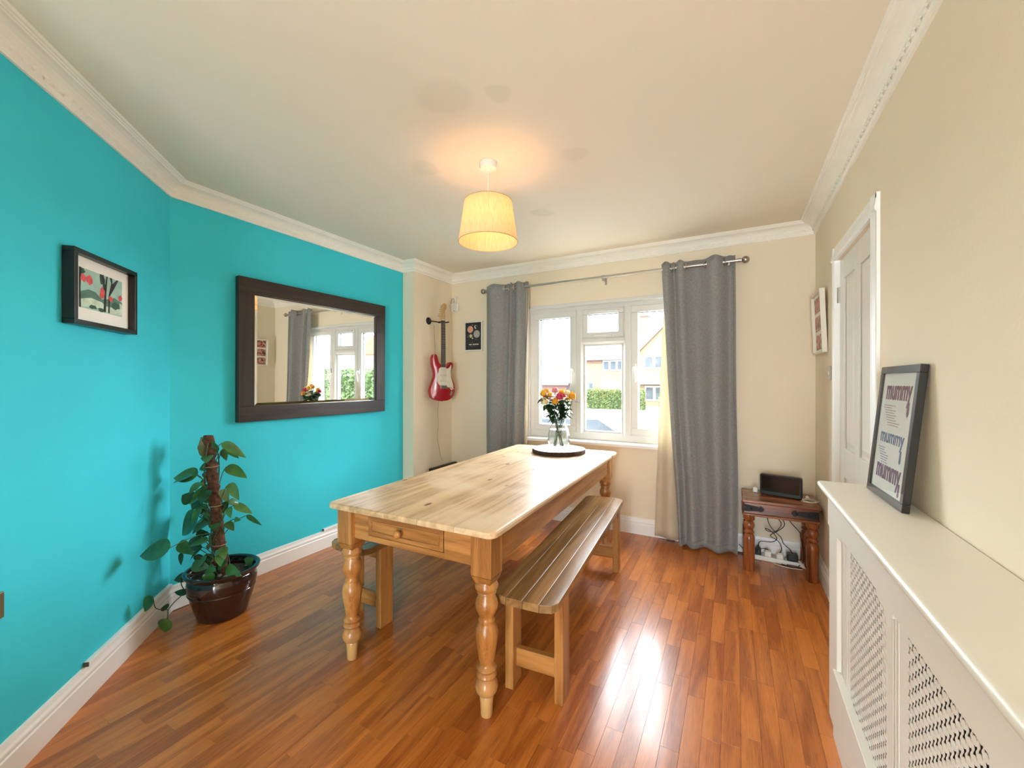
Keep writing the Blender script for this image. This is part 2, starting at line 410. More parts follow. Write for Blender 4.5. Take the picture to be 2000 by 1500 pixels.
# floor: sub-slab plus laminate strips
FD, FL_ = (.37, .094, .015), (.66, .212, .037)
FM = wood('oak_laminate', FD, FL_, .30, 'Y', 30, tone=.12, fig=.5, along=.09, coat=.35, pores=.42)
FMS = wood('oak_laminate_far', FD, FL_, .30, 'Y', 30, tone=.12, fig=.5, attr='tone', along=.09, coat=.35, pores=.42)
SUB = mat('floor_joint_dark', (.18, .068, .025), .6)
floor = struct(MB().prism([(AX0 - .2, YREAR - .2), (XR + .12, YREAR - .2), (XR + .12, YW + .27), (XB - .2, YW + .27), (XB - .2, CA[1] - .1)], -.12, -.0035).build('floor', SUB), 'warm oak strip laminate floor')
PW = .0655
LENS = [.30, .36, .42, .48, .54]
pm = []
for Ln in LENS:
    mb = MB(); g = .0002; c = .0003
    x, y = PW / 2 - g, Ln / 2 - g
    mb.add([(-x, -y, -.0035), (x, -y, -.0035), (x, y, -.0035), (-x, y, -.0035), (-x, -y, -.0006), (x, -y, -.0006), (x, y, -.0006), (-x, y, -.0006), (-x + c, -y + c, 0), (x - c, -y + c, 0), (x - c, y - c, 0), (-x + c, y - c, 0)],
           [(0, 1, 5, 4), (1, 2, 6, 5), (2, 3, 7, 6), (3, 0, 4, 7), (4, 5, 9, 8), (5, 6, 10, 9), (6, 7, 11, 10), (7, 4, 8, 11), (8, 9, 10, 11)])
    me = bpy.data.meshes.new('plank'); me.from_pydata(mb.v, [], mb.f); me.update(); me.materials.append(FM); pm.append((me, mb))
fwd = Vector((-math.sin(YAW), math.cos(YAW))); rgt = Vector((math.cos(YAW), math.sin(YAW)))
cand = []
x = XB + PW / 2 - .03
while x < XR + .03:
    y = YREAR - random.uniform(0, .4)
    while y < YW:
        k = random.randrange(5); Ln = LENS[k]; cy = y + Ln / 2; y += Ln
        inside = (x + cy > -1.72 - .18) and (x > AX0 - .05 or cy > 0) and cy < YW + .1
        if not inside: continue
        d = fwd.dot((x, cy)); u = rgt.dot((x, cy))
        score = 0
        if d > 1.25 and abs(u / d) < 1.3: score = 1 / d ** 3
        cand.append((score, x, cy, k))
    x += PW
cand.sort(key=lambda q: -q[0])
rest = MB(); tones = []
for i, (sc, x, cy, k) in enumerate(cand):
    if i < 300 and sc > 0:
        o = bpy.data.objects.new('plank', pm[k][0]); COL.objects.link(o); o.parent = floor; o.location = (x, cy, 0)
    else:
        rest.add([(p[0] + x, p[1] + cy, p[2]) for p in pm[k][1].v], pm[k][1].f); tones += [random.random()] * 12
ro = rest.build('plank_field', FMS, floor); ro['kind'] = 'stuff'
a = ro.data.attributes.new('tone', 'FLOAT', 'POINT'); a.data.foreach_set('value', tones)


# mouldings swept along the wall path
def sweep(name, i, prof, m, z0, label):
    P = [Vector(p) for p in PATH]
    def nrm(j):
        d = (P[j + 1] - P[j]).normalized(); return Vector((d.y, -d.x))
    def off(j, dist, seg):
        n1 = nrm(seg); other = seg - 1 if j == seg else seg + 1
        if other < 0 or other >= len(P) - 1: return P[j] + n1 * dist
        n2 = nrm(other); bis = (n1 + n2); bis = bis / bis.length; return P[j] + bis * (dist / max(.2, bis.dot(n1)))
    n = len(prof); vs = []
    for j in (i, i + 1):
        for d, z in prof:
            q = off(j, d, i); vs.append((q.x, q.y, z0 + z))
    fs = [tuple(range(n)), tuple(range(2 * n - 1, n - 1, -1))] + [(k, (k + 1) % n, n + (k + 1) % n, n + k) for k in range(n)]
    return struct(MB().add(vs, fs).build(name, m), label)


BP = [(0, 0), (.018, 0), (.018, .088), (.014, .094), (.017, .102), (.017, .110), (.012, .120), (.008, .138), (0, .140)]
CP = [(0, -.086), (.008, -.086), (.010, -.080), (.006, -.076), (.010, -.070), (.013, -.066), (.019, -.046), (.022, -.042), (.026, -.036), (.036, -.026), (.050, -.019), (.060, -.017), (.062, -.012), (.067, -.012), (.069, -.007), (.075, -.007), (.080, 0), (0, 0)]
CP = [(d_ * 1.24, z_ * 1.05) for d_, z_ in CP]
names = ['left_rear', 'left_angled', 'left', 'pier_face', 'pier', 'back', 'right']
MOT = MB()  # one raised leaf-and-dart motif, local x along the moulding, y out, z up
prof = [(-.019, .0), (-.012, .008), (-.005, .0105), (0, .011), (.005, .0105), (.012, .008), (.019, 0)]
MOT.add([(x, .0, h - .001) for x, h in prof] + [(x * .8, .004, h * .6 - .004) for x, h in prof] + [(x * .25, .0, -.011) for x, h in prof],
        [(i, i + 1, 8 + i, 7 + i) for i in range(6)] + [(7 + i, 8 + i, 15 + i, 14 + i) for i in range(6)])
mot_me = bpy.data.meshes.new('leaf_motif'); mot_me.from_pydata(MOT.v, [], MOT.f); mot_me.update(); mot_me.materials.append(CORN)
for i, nm in enumerate(names):
    tr = sweep('trim_%d' % (i + 1), i, CP, CORN, ZC, 'moulded plaster cornice with leaf band')
    if nm != 'right': sweep('baseboard_' + nm, i, BP, TRIMW, 0, 'white moulded skirting board')
    if nm == 'left_rear' or nm == 'pier_face': continue
    P0, P1 = Vector(PATH[i]), Vector(PATH[i + 1])
    d = (P1 - P0).normalized(); n = Vector((d.y, -d.x)); Lw = (P1 - P0).length
    k0 = 0
    while .03 + k0 * .046 < Lw - .03:
        s_ = .03 + k0 * .046; k0 += 1
        p = P0 + d * s_ + n * .0202
        if p.y < .30: continue
        q = bpy.data.objects.new('leaf_motif', mot_me); COL.objects.link(q); q.parent = tr
        tilt = Matrix.Rotation(math.radians(-18), 4, 'X')
        ang = math.atan2(-d.y, -d.x)
        q.matrix_local = Matrix.Translation((p.x, p.y, ZC - .0588)) @ Matrix.Rotation(ang, 4, 'Z') @ tilt
# right-hand skirting broken by the door
for nm, y0, y1 in (('right', YREAR, DY0 - .09), ('right_far', DY1 + .09, YW)):
    struct(MB().prism([(XR - d, z) for d, z in BP], y0, y1, 'y').build('baseboard_' + nm, TRIMW), 'white skirting board on the door wall')

# ------------------------------------------------------------------ window
win = struct(MB().box(WX0, WX1, YW + .03, YW + .10, WZ0, WZ0 + .07).box(WX0, WX1, YW + .03, YW + .10, WZ1 - .07, WZ1).box(WX0, WX0 + .055, YW + .03, YW + .10, WZ0 + .07, WZ1 - .07).box(WX1 - .055, WX1, YW + .03, YW + .10, WZ0 + .07, WZ1 - .07)
             .build('window_1', UPVC, bevel=.006), 'white three-light casement window')
MU1, MU2 = -1.297, -.843
for mxx in (MU1, MU2):
    MB().prism([(mxx - .040, YW + .10), (mxx - .040, YW + .035), (mxx - .020, YW + .018), (mxx + .020, YW + .018), (mxx + .040, YW + .035), (mxx + .040, YW + .10)], WZ0 + .06, WZ1 - .065).build('mullion', UPVC, win)
TRZ = 1.715
MB().prism([(YW + .10, TRZ - .034), (YW + .035, TRZ - .034), (YW + .018, TRZ - .014), (YW + .018, TRZ + .014), (YW + .035, TRZ + .034), (YW + .10, TRZ + .034)], MU1 + .03, MU2 - .03, 'x').build('transom', UPVC, win)


def sash(name, x0, x1, z0, z1, w=.062, frame=True):
    if frame:
        mb = MB(); yy = (YW + .022, YW + .085)
        mb.box(x0, x1, *yy, z0, z0 + w).box(x0, x1, *yy, z1 - w, z1).box(x0, x0 + w, *yy, z0 + w, z1 - w).box(x1 - w, x1, *yy, z0 + w, z1 - w)
        s = mb.build(name, UPVC, win, bevel=.007)
        # dark rubber glazing gasket
        g = MB(); a, b_, c, d = x0 + w, x1 - w, z0 + w, z1 - w; e = .004
        g.box(a, b_, YW + .05, YW + .07, c, c + e).box(a, b_, YW + .05, YW + .07, d - e, d).box(a, a + e, YW + .05, YW + .07, c + e, d - e).box(b_ - e, b_, YW + .05, YW + .07, c + e, d - e)
        g.build('gasket', mat('grey_rubber', (.12, .12, .13), .7), s)
        MB().box(a, b_, YW + .058, YW + .062, c, d).build('pane', GLASS, s)
    else:
        s = MB().box(x0, x0 + .018, YW + .04, YW + .07, z0, z1).box(x1 - .018, x1, YW + .04, YW + .07, z0, z1).box(x0 + .018, x1 - .018, YW + .04, YW + .07, z0, z0 + .018).box(x0 + .018, x1 - .018, YW + .04, YW + .07, z1 - .018, z1).build(name, UPVC, win, bevel=.004)
        MB().box(x0 + .015, x1 - .015, YW + .055, YW + .059, z0 + .015, z1 - .015).build('pane', GLASS, s)
    return s


def handle(parent, x, z, flip=1):
    h = MB().box(x - .014, x + .014, YW + .008, YW + .023, z - .03, z + .03).build('handle', UPVC, parent, bevel=.004)
    MB().tube(spline([(x, YW + .012, z), (x, YW - .02, z - .005), (x + .004 * flip, YW - .028, z - .03), (x + .006 * flip, YW - .02, z - .075), (x + .006 * flip, YW - .014, z - .13)]), .0085, 8).build('lever', UPVC, h, smooth=True)


s1 = sash('casement', WX0 + .052, MU1 - .03, WZ0 + .066, WZ1 - .066); handle(s1, MU1 - .06, 1.45, -1)
s3 = sash('casement', MU2 + .03, WX1 - .052, WZ0 + .066, WZ1 - .066); handle(s3, MU2 + .06, 1.46)
s2 = sash('fanlight', MU1 + .036, MU2 - .036, TRZ + .026, WZ1 - .066, .05)
MB().box(MU1 + .15, MU2 - .14, YW + .004, YW + .022, TRZ + .036, TRZ + .048).sphere((MU1 + .165, YW + .008, TRZ + .045), .011, 10, 6).build('stay', WHITEP, s2, bevel=.003)
MB().box(MU1 + .08, MU2 - .08, YW + .008, YW + .022, WZ1 - .100, WZ1 - .082).build('vent_cover', UPVC, s2, bevel=.004)
sash('fixed_light', MU1 + .04, MU2 - .04, WZ0 + .068, TRZ - .032, .02, False)
MB().box(WX0 - .03, WX1 + .03, YW - .012, YW + .04, WZ1 - .028, WZ1 + .004).build('head_trim', UPVC, win, bevel=.005)
MB().box(WX0 - .012, WX0 + .018, YW - .006, YW + .04, WZ0, WZ1 - .02).build('side_trim', UPVC, win, bevel=.004)
MB().box(WX1 - .018, WX1 + .012, YW - .006, YW + .04, WZ0, WZ1 - .02).build('side_trim', UPVC, win, bevel=.004)
MB().prism([(YW + .10, WZ0 + .003), (YW - .055, WZ0 - .003), (YW - .062, WZ0 - .012), (YW - .058, WZ0 - .034), (YW - .0005, WZ0 - .038), (YW - .0005, WZ0 - .003), (YW + .1, WZ0 - .003)], WX0 - .07, WX1 + .07, 'x').build('sill', TRIMW, win)
MB().box(WX0 - .009, WX0 + .006, YW - .012, YW - .004, 1.06, 1.10).build('latch_plate', STEEL, win)

# unseen rear glazed doors, added so sky light enters from behind the camera
w2 = MB()
for a, b_ in ((RX0, RX0 + .06), (RX1 - .06, RX1), ((RX0 + RX1) / 2 - .04, (RX0 + RX1) / 2 + .04)):
    w2.box(a, b_, YREAR - .13, YREAR - .06, 0, RZ1)
w2.box(RX0 + .06, RX1 - .06, YREAR - .13, YREAR - .06, RZ1 - .09, RZ1).box(RX0 + .06, RX1 - .06, YREAR - .13, YREAR - .06, 0, .09)
w2 = struct(w2.build('added_rear_glazing', UPVC, bevel=.005), 'unseen white glazed double doors added behind the camera to let in sky light')
MB().box(RX0 + .05, RX1 - .05, YREAR - .098, YREAR - .092, .08, RZ1 - .08).build('pane', GLASS, w2)

# ------------------------------------------------------------------ door on the right wall
DOORP = mat('white_door_paint', srgb(232, 229, 222), .35, var=.015)
dr = struct(MB().box(XR + .025, XR + .06, DY0 + .004, DY1 - .004, .006, DZ - .004).build('door_1', DOORP), 'white panelled door behind the radiator cover')
def ring(y0, y1, z0, z1, w, x0, x1): return MB().box(x0, x1, y0, y1, z0, z0 + w).box(x0, x1, y0, y1, z1 - w, z1).box(x0, x1, y0, y0 + w, z0 + w, z1 - w).box(x0, x1, y1 - w, y1, z0 + w, z1 - w)
DW = DY1 - DY0
st = .105; mid = (DY0 + DY1) / 2
stl = MB()
for y0, y1 in ((DY0 + .004, DY0 + st), (mid - .045, mid + .045), (DY1 - st, DY1 - .004)): stl.box(XR + .015, XR + .025, y0, y1, .006, DZ - .004)
for z0, z1 in ((.006, .22), (.80, .96), (DZ - .125, DZ - .004)):
    stl.box(XR + .015, XR + .025, DY0 + st, mid - .045, z0, z1).box(XR + .015, XR + .025, mid + .045, DY1 - st, z0, z1)
stl.build('stile_frame', DOORP, dr, bevel=.002)
for y0, y1 in ((DY0 + st, mid - .045), (mid + .045, DY1 - st)):
    for z0, z1 in ((.22, .80), (.96, DZ - .125)):
        i1, i2 = .018, .045
        mb = MB(); X0, X1 = XR + .0235, XR + .0165
        mb.add([(X0, y0 + i1, z0 + i1), (X0, y1 - i1, z0 + i1), (X0, y1 - i1, z1 - i1), (X0, y0 + i1, z1 - i1), (X1, y0 + i2, z0 + i2), (X1, y1 - i2, z0 + i2), (X1, y1 - i2, z1 - i2), (X1, y0 + i2, z1 - i2)],
               [(0, 1, 5, 4), (1, 2, 6, 5), (2, 3, 7, 6), (3, 0, 4, 7), (4, 5, 6, 7), (3, 2, 1, 0)])
        mb.build('panel', DOORP, dr)
for hz in (1.83, .25):
    h = MB().box(XR + .008, XR + .016, DY1 - .02, DY1 + .018, hz - .045, hz + .045).build('hinge', STEEL, dr)
    MB().tube([(XR + .006, DY1 - .002, hz - .045), (XR + .006, DY1 - .002, hz + .045)], .006, 8).build('hinge_pin', STEEL, h)
AW = .075
ar = MB()
ap = [(0, .0), (-.012, .0), (-.018, .012), (-.016, .03), (-.012, .055), (-.012, AW), (0, AW)]
def arch(y, sgn, z0, z1): return [(XR + d, y + sgn * w) for d, w in ap]
for y, sg in ((DY0 + .004, -1), (DY1 - .004, 1)): ar.prism(arch(y, sg, 0, 0), .0, DZ + AW)
ar.prism([(XR + d, DZ + w) for d, w in ap], DY0 - AW + .01, DY1 + AW - .01, 'y')
ar.box(XR, XR + .10, DY0 - .001, DY0 + .004, 0, DZ).box(XR, XR + .10, DY1 - .004, DY1 + .001, 0, DZ)
struct(ar.build('trim_door', TRIMW), 'white door architrave')

# ------------------------------------------------------------------ dining table
LEGPROF = [(.020, 0), (.0215, .004), (.023, .05), (.026, .082), (.024, .086), (.031, .092), (.038, .103), (.0415, .118), (.040, .135), (.033, .150), (.027, .158), (.033, .163), (.037, .170), (.034, .178), (.029, .184),
           (.033, .190), (.037, .198), (.033, .206), (.027, .211), (.026, .222), (.028, .230), (.032, .260), (.037, .295), (.041, .330), (.0415, .350), (.037, .370), (.030, .381), (.028, .388), (.031, .396), (.028, .404), (.026, .412),
           (.032, .424), (.040, .445), (.042, .460), (.039, .478), (.032, .496), (.030, .506), (.036, .510), (.036, .516), (.032, .520), (.042, .530), (.043, .540), (.038, .552), (.036, .560)]
TZ = .762
tb = empty('dining_table', (-1.272, 2.345, 0), math.radians(1.4), 'long farmhouse pine dining table with turned legs and one drawer', 'table')
hw, hl = .455, 1.03
nb = 5; bw = 2 * hw / nb
for i in range(nb):
    x0, x1 = -hw + i * bw + .0007, -hw + (i + 1) * bw - .0007; r = .035
    def arc(cx, cy, a0): return [(cx + r * math.cos(a0 + k * PI / 12), cy + r * math.sin(a0 + k * PI / 12)) for k in range(7)]
    if i == 0: poly = arc(x0 + r, -hl + r, PI) + [(x1, -hl), (x1, hl)] + arc(x0 + r, hl - r, PI / 2)
    elif i == nb - 1: poly = [(x0, -hl)] + arc(x1 - r, -hl + r, 1.5 * PI) + arc(x1 - r, hl - r, 0) + [(x0, hl)]
    else: poly = [(x0, -hl), (x1, -hl), (x1, hl), (x0, hl)]
    # nosed edge: three stacked outlines
    n = len(poly); mb = MB(); lv = [(TZ - .028, -.008), (TZ - .024, -.001), (TZ - .010, 0), (TZ - .003, -.004), (TZ, -.011)]
    vs = []
    for z, ins in lv:
        for px, py in poly:
            qx = px - ins * 0
            sx = (px + (-ins if px < 0 else ins)) if abs(abs(px) - hw) < r + 1e-4 and abs(px) > hw - r - 1e-4 else px
            sy = py + (-ins if py < 0 else ins)
            vs.append((sx, sy, z))
    fs = [tuple(range(n - 1, -1, -1)), tuple(range(4 * n, 5 * n))]
    for l in range(4): fs += [(l * n + k, l * n + (k + 1) % n, (l + 1) * n + (k + 1) % n, (l + 1) * n + k) for k in range(n)]
    mb.add(vs, fs).build('top_board', TOPP, tb)
lx, ly = .375, .945
for sx in (-1, 1):
    for sy in (-1, 1):
        lg = MB().lathe([(r_ * 1.1, z_ * .962) for r_, z_ in LEGPROF], 28, (sx * lx, sy * ly, 0)).build('leg', LEGP, tb, smooth=True)
        c = .047; x, y = sx * lx, sy * ly
        mb = MB(); z0 = .565
        mb.box(x - c, x + c, y - c, y + c, z0, TZ - .0285)
        mb.add([(x - c, y - c, z0), (x + c, y - c, z0), (x + c, y + c, z0), (x - c, y + c, z0), (x - .034, y - .034, .534), (x + .034, y - .034, .534), (x + .034, y + .034, .534), (x - .034, y + .034, .534)],
               [(0, 1, 5, 4), (1, 2, 6, 5), (2, 3, 7, 6), (3, 0, 4, 7), (4, 5, 6, 7)])
        mb.build('leg_block', PINE, lg, bevel=.003)
az0, az1 = .597, TZ - .0285
for sx in (-1, 1): MB().box(sx * lx + sx * .012, sx * lx + sx * .034, -ly + .048, ly - .048, az0, az1).build('side_apron', PINEY, tb, bevel=.002)
MB().box(-lx + .048, lx - .048, ly + .012, ly + .034, az0, az1).build('end_apron', PINEX, tb, bevel=.002)
yf = -ly - .030
da, db = -.235, .185
dz0, dz1 = az0 + .028, az1 - .018
fa = MB().box(-lx + .048, da - .003, yf, yf + .022, az0, az1).box(db + .003, lx - .048, yf, yf + .022, az0, az1).box(da - .003, db + .003, yf, yf + .022, az0, dz0 - .003).box(da - .003, db + .003, yf, yf + .022, dz1 + .003, az1)
fa.build('end_apron', PINEX, tb, bevel=.0015)
dw = MB().box(da, db, yf - .004, yf + .018, dz0, dz1).build('drawer', PINEX, tb, bevel=.003)
rg = MB(); q = .018
for x0, x1, z0, z1 in ((da + q, db - q, dz1 - q - .006, dz1 - q), (da + q, db - q, dz0 + q, dz0 + q + .006), (da + q, da + q + .006, dz0 + q + .006, dz1 - q - .006), (db - q - .006, db - q, dz0 + q + .006, dz1 - q - .006)):
    rg.box(x0, x1, yf - .008, yf - .003, z0, z1)
rg.build('bead', PINEX, dw, bevel=.002)
kn = MB().lathe([(.010, 0), (.009, .006), (.008, .012), (.014, .018), (.019, .025), (.018, .033), (.011, .038), (.002, .0395)], 20)
kn.xf(Matrix.Translation(((da + db) / 2 - .012, yf - .004, (dz0 + dz1) / 2)) @ Matrix.Rotation(PI / 2, 4, 'X')).build('knob', LEGP, dw, smooth=True)
MB().box(da + .01, db - .01, yf + .02, yf + .4, dz0, dz0 + .01).box(da + .01, da + .02, yf + .02, yf + .4, dz0 + .01, dz1 - .01).box(db - .02, db - .01, yf + .02, yf + .4, dz0 + .01, dz1 - .01).build('drawer_box', PINEY, dw)


# ------------------------------------------------------------------ benches
def bench(loc, rz, label):
    b = empty('bench', loc, rz, label, 'bench', 'pine benches along the table')
    hw, hl, z0, z1 = .142, .815, .432, .464
    n = 4; w = 2 * hw / n
    for i in range(n):
        x0, x1 = -hw + i * w + .0008, -hw + (i + 1) * w - .0008; c = .045
        if i == 0: poly = [(x0 + .004, -hl + c), (x0 + .022, -hl + .014), (x1, -hl), (x1, hl), (x0 + .022, hl - .014), (x0 + .004, hl - c)]
        elif i == n - 1: poly = [(x0, -hl), (x1 - .022, -hl + .014), (x1 - .004, -hl + c), (x1 - .004, hl - c), (x1 - .022, hl - .014), (x0, hl)]
        else: poly = [(x0, -hl), (x1, -hl), (x1, hl), (x0, hl)]
        MB().prism(poly, z0, z1).build('seat_board', BENCHP, b, bevel=.002)
    for sy in (-1, 1):
        y = sy * .645
        for sx in (-1, 1):
            x = sx * .112
            MB().box(x - .019, x + .019, y - .047, y + .047, 0, z0).build('leg', PINE, b, bevel=.003)
        MB().box(-.093, .093, y - .014, y + .014, .085, .165).build('stretcher', PINEX, b, bevel=.003)
        MB().box(-.093, .093, y - .014, y + .014, .355, .430).build('crossbar', PINEX, b, bevel=.003)
    return b


bench((-.800, 2.27, 0), math.radians(4.2), 'pine bench on the door side of the table, seat fully in view')
bench((-1.815, 2.315, 0), math.radians(.6), 'pine bench on the teal wall side, mostly hidden behind the table')

# ------------------------------------------------------------------ pendant lamp
lp = empty('pendant_lamp', (-1.160, 1.886, ZC), 0, 'pendant ceiling lamp with tapered cream fabric shade, lit', 'lamp')
MB().lathe([(.046, 0), (.047, -.022), (.043, -.032), (.010, -.034), (.008, -.042), (.002, -.043)], 28).build('ceiling_rose', WHITEP, lp, smooth=True)
MB().tube([(0, 0, -.04), (0, 0, -.255)], .003, 8).build('cord', WHITEP, lp)
MB().lathe([(.012, -.235), (.018, -.245), (.018, -.270), (.014, -.272)], 16).build('bulb_holder', WHITEP, lp, smooth=True)
m, t, b, o = nt('lampshade_fabric'); L = t.links.new
tc = N(t, 'TexCoord'); mp = N(t, 'Mapping'); mp.inputs['Scale'].default_value = (160, 160, 9); L(tc.outputs['Object'], mp.inputs[0])
no = N(t, 'TexNoise'); no.inputs['Scale'].default_value = 1; no.inputs['Detail'].default_value = 4; L(mp.outputs[0], no.inputs['Vector'])
r = N(t, 'ValToRGB'); r.color_ramp.elements[0].position = .35; r.color_ramp.elements[1].position = .65; r.color_ramp.elements[0].color = (.68, .50, .30, 1); r.color_ramp.elements[1].color = (.78, .60, .39, 1)
L(no.outputs[0], r.inputs[0]); L(r.outputs[0], b.inputs['Base Color']); b.inputs['Roughness'].default_value = .85
tr = N(t, 'BsdfTranslucent'); L(r.outputs[0], tr.inputs[0]); mx = N(t, 'MixShader'); mx.inputs[0].default_value = .42; L(b.outputs[0], mx.inputs[1]); L(tr.outputs[0], mx.inputs[2]); L(mx.outputs[0], o.inputs[0])
sh = MB().lathe([(.127, -.210), (.1575, -.423)], 64, cap=False).build('shade', m, lp, smooth=True)
BR = mat('shade_rim', (.5, .38, .2), .7)
MB().torus((0, 0, -.210), .127, .002, 'z', 64, 6).build('rim', BR, sh, smooth=True)
MB().torus((0, 0, -.423), .1575, .002, 'z', 64, 6).build('rim', BR, sh, smooth=True)
sp = MB()
for k in range(3):
    a = k * 2 * PI / 3 + .4; sp.tube([(.018 * math.cos(a), .018 * math.sin(a), -.255), (.128 * math.cos(a), .128 * math.sin(a), -.212)], .0015, 6)
sp.build('spider', STEEL, sh)
MB().lathe([(.013, -.272), (.014, -.278), (.024, -.295), (.026, -.310), (.019, -.326), (.002, -.334)], 18).build('bulb', emit('bulb_glass', (1, .66, .32), 1.4), lp, smooth=True)
pl = bpy.data.lights.new('bulb_light', 'POINT'); pl.energy = 1.75; pl.color = (1, .47, .19); pl.shadow_soft_size = .035
po = bpy.data.objects.new('bulb_light', pl); COL.objects.link(po); po.location = (-1.160, 1.886, ZC - .308)
bpy.data.objects['bulb'].visible_shadow = True

# ------------------------------------------------------------------ mirror (on teal wall, x = XB)
mr_ = empty('wall_mirror', (XB + .014, 2.165, 1.545), 0, 'large rectangular mirror in a wide dark wood frame on the teal wall', 'mirror')
mr_.rotation_euler = (0, math.radians(.35), math.radians(-1.0))
MH, MW_, FB = .482, .632, .102; dpt = .042
for nm, y0, y1, z0, z1, mt in (('frame_rail', -MW_, MW_, MH - FB, MH, 0), ('frame_rail', -MW_, MW_, -MH, -MH + FB, 0), ('frame_stile', -MW_, -MW_ + FB, -MH + FB, MH - FB, 1), ('frame_stile', MW_ - FB, MW_, -MH + FB, MH - FB, 1)):
    MB().box(.0, dpt, y0, y1, z0, z1).build(nm, wood('dark_frame_y', (.014, .007, .005), (.042, .022, .014), .38, 'Y', 24, tone=.08) if mt == 0 else wood('dark_frame_z', (.014, .007, .005), (.042, .022, .014), .38, 'Z', 24, tone=.08), mr_, bevel=.002)
m, t, b, o = nt('mirror_silver'); b.inputs['Metallic'].default_value = 1; b.inputs['Roughness'].default_value = .01; b.inputs['Base Color'].default_value = (.93, .95, .94, 1)
gy, gz = MW_ - FB, MH - FB; bv = .022
MB().add([(.026, -gy, -gz), (.026, gy, -gz), (.026, gy, gz), (.026, -gy, gz), (.030, -gy + bv, -gz + bv), (.030, gy - bv, -gz + bv), (.030, gy - bv, gz - bv), (.030, -gy + bv, gz - bv)],
         [(0, 1, 5, 4), (1, 2, 6, 5), (2, 3, 7, 6), (3, 0, 4, 7), (4, 5, 6, 7)]).build('mirror_glass', m, mr_)

# ------------------------------------------------------------------ framed tree picture on the angled wall
# local frame: x along wall toward the corner, y out into the room, z up
wa = Vector((-1, 1, 0)).normalized(); wn = Vector((1, 1, 0)).normalized()
pc = Vector((-2.455, .735, 1.712))
BLKF = mat('black_frame_wood', (.012, .010, .008), .35, var=.3)
PAPER = mat('white_card', srgb(250, 246, 236), .8, var=.01)
pa = empty('framed_picture', pc, 0, 'deep black box frame with a small tree landscape on the angled teal wall', 'picture')
pa.matrix_world = Matrix((( -wa.x, wn.x, 0, pc.x), (-wa.y, wn.y, 0, pc.y), (0, 0, 1, pc.z), (0, 0, 0, 1)))
w, h, d, fb = .212, .152, .042, .020
MB().box(-w, w, .001, d, h - fb, h).box(-w, w, .001, d, -h, -h + fb).box(-w, -w + fb, .001, d, -h + fb, h - fb).box(w - fb, w, .001, d, -h + fb, h - fb).build('frame', BLKF, pa, bevel=.002)
MB().box(-w + fb, w - fb, .008, .014, -h + fb, h - fb).build('mount', PAPER, pa)
# local x runs away from the corner, so the picture's left side is +x
pw, ph, pzc = .142, .082, .006
pr = MB().box(-pw, pw, .014, .0148, pzc - ph, pzc + ph).build('print', mat('pale_green_print', srgb(170, 205, 190), .7, var=.12, vscale=14), pa)
PX = lambda u, v: (pw - u * 2 * pw, pzc + ph - v * 2 * ph)     # u,v in 0..1 from the picture's top left
def flat(name, c, polys, lift):
    mb = MB()
    for poly in polys:
        pts = [PX(*p) for p in poly]; n = len(pts)
        mb.add([(x, .0148 + lift, z) for x, z in pts], [tuple(range(n))])
    return mb.build(name, mat('print_' + name, c, .75, var=.18, vscale=40), pr)
def blob(u, v, ru, rv, n=12): return [(u + ru * (1 + .25 * random.uniform(-1, 1)) * math.cos(2 * PI * k / n), v + rv * (1 + .25 * random.uniform(-1, 1)) * math.sin(2 * PI * k / n)) for k in range(n)]
flat('hills', srgb(92, 128, 112), [[(0, .62), (.2, .5), (.35, .52), (.5, .66), (.66, .6), (.8, .52), (1, .6), (1, .8), (0, .82)]], .0002)
flat('path', srgb(205, 222, 200), [[(0, .80), (.25, .70), (.5, .74), (.6, .84), (.95, .80), (.93, .62), (1, .66), (1, .97), (.7, .98), (.4, .92), (0, .98)]], .0004)
for tk_ in ([(.53, .98), (.55, .5), (.50, .2), (.44, 0), (.53, .0), (.57, .25), (.60, .0), (.63, .0), (.60, .45), (.59, .98)], [(.64, .98), (.655, .5), (.72, .15), (.68, .0), (.74, .0), (.75, .15), (.86, .0), (.90, .0), (.78, .3), (.69, .5), (.68, .98)], [(0, 1), (0, 0), (.05, 0), (.03, .5), (.04, 1)]):
    flat('trunk', srgb(50, 48, 48), [tk_], .0006)
flat('blossom', srgb(222, 92, 92), [blob(.22, .25, .07, .12), blob(.09, .25, .06, .1), blob(.5, .5, .06, .14), blob(.70, .58, .05, .08), blob(.95, .48, .05, .08)], .0008)
flat('foliage', srgb(62, 96, 84), [blob(.06, .08, .06, .07), blob(.50, .12, .07, .14), blob(.3, .93, .09, .05), blob(.48, .95, .08, .05), blob(.83, .74, .1, .1)], .0005)

# ------------------------------------------------------------------ curtains and rod
RY, RZ = 3.615, 2.262
rod = empty('curtain_rod', (-1.09, RY, RZ), 0, 'brushed steel curtain pole with ball finials above the window', 'curtain rod')
MB().tube([(-1.15, 0, 0), (.07, 0, 0)], .0105, 14).build('pole_section', STEEL, rod, smooth=True)
MB().tube([(.06, 0, 0), (1.12, 0, 0)], .0125, 14).build('pole_section', STEEL, rod, smooth=True)
MB().tube([(.045, 0, 0), (.075, 0, 0)], .0155, 14).build('joint_collar', STEEL, rod, smooth=True)
for sx, xx in ((-1, -1.15), (1, 1.12)):
    f = MB().tube([(xx - .015 * sx, 0, 0), (xx + .012 * sx, 0, 0)], .016, 14).tube([(xx + .012 * sx, 0, 0), (xx + .022 * sx, 0, 0)], .009, 12).build('finial_neck', STEEL, rod, smooth=True)
    MB().sphere((xx + .043 * sx, 0, 0), .027, 18, 12).build('finial_ball', mat('satin_nickel', (.42, .39, .35), .3, metal=1), f, smooth=True)
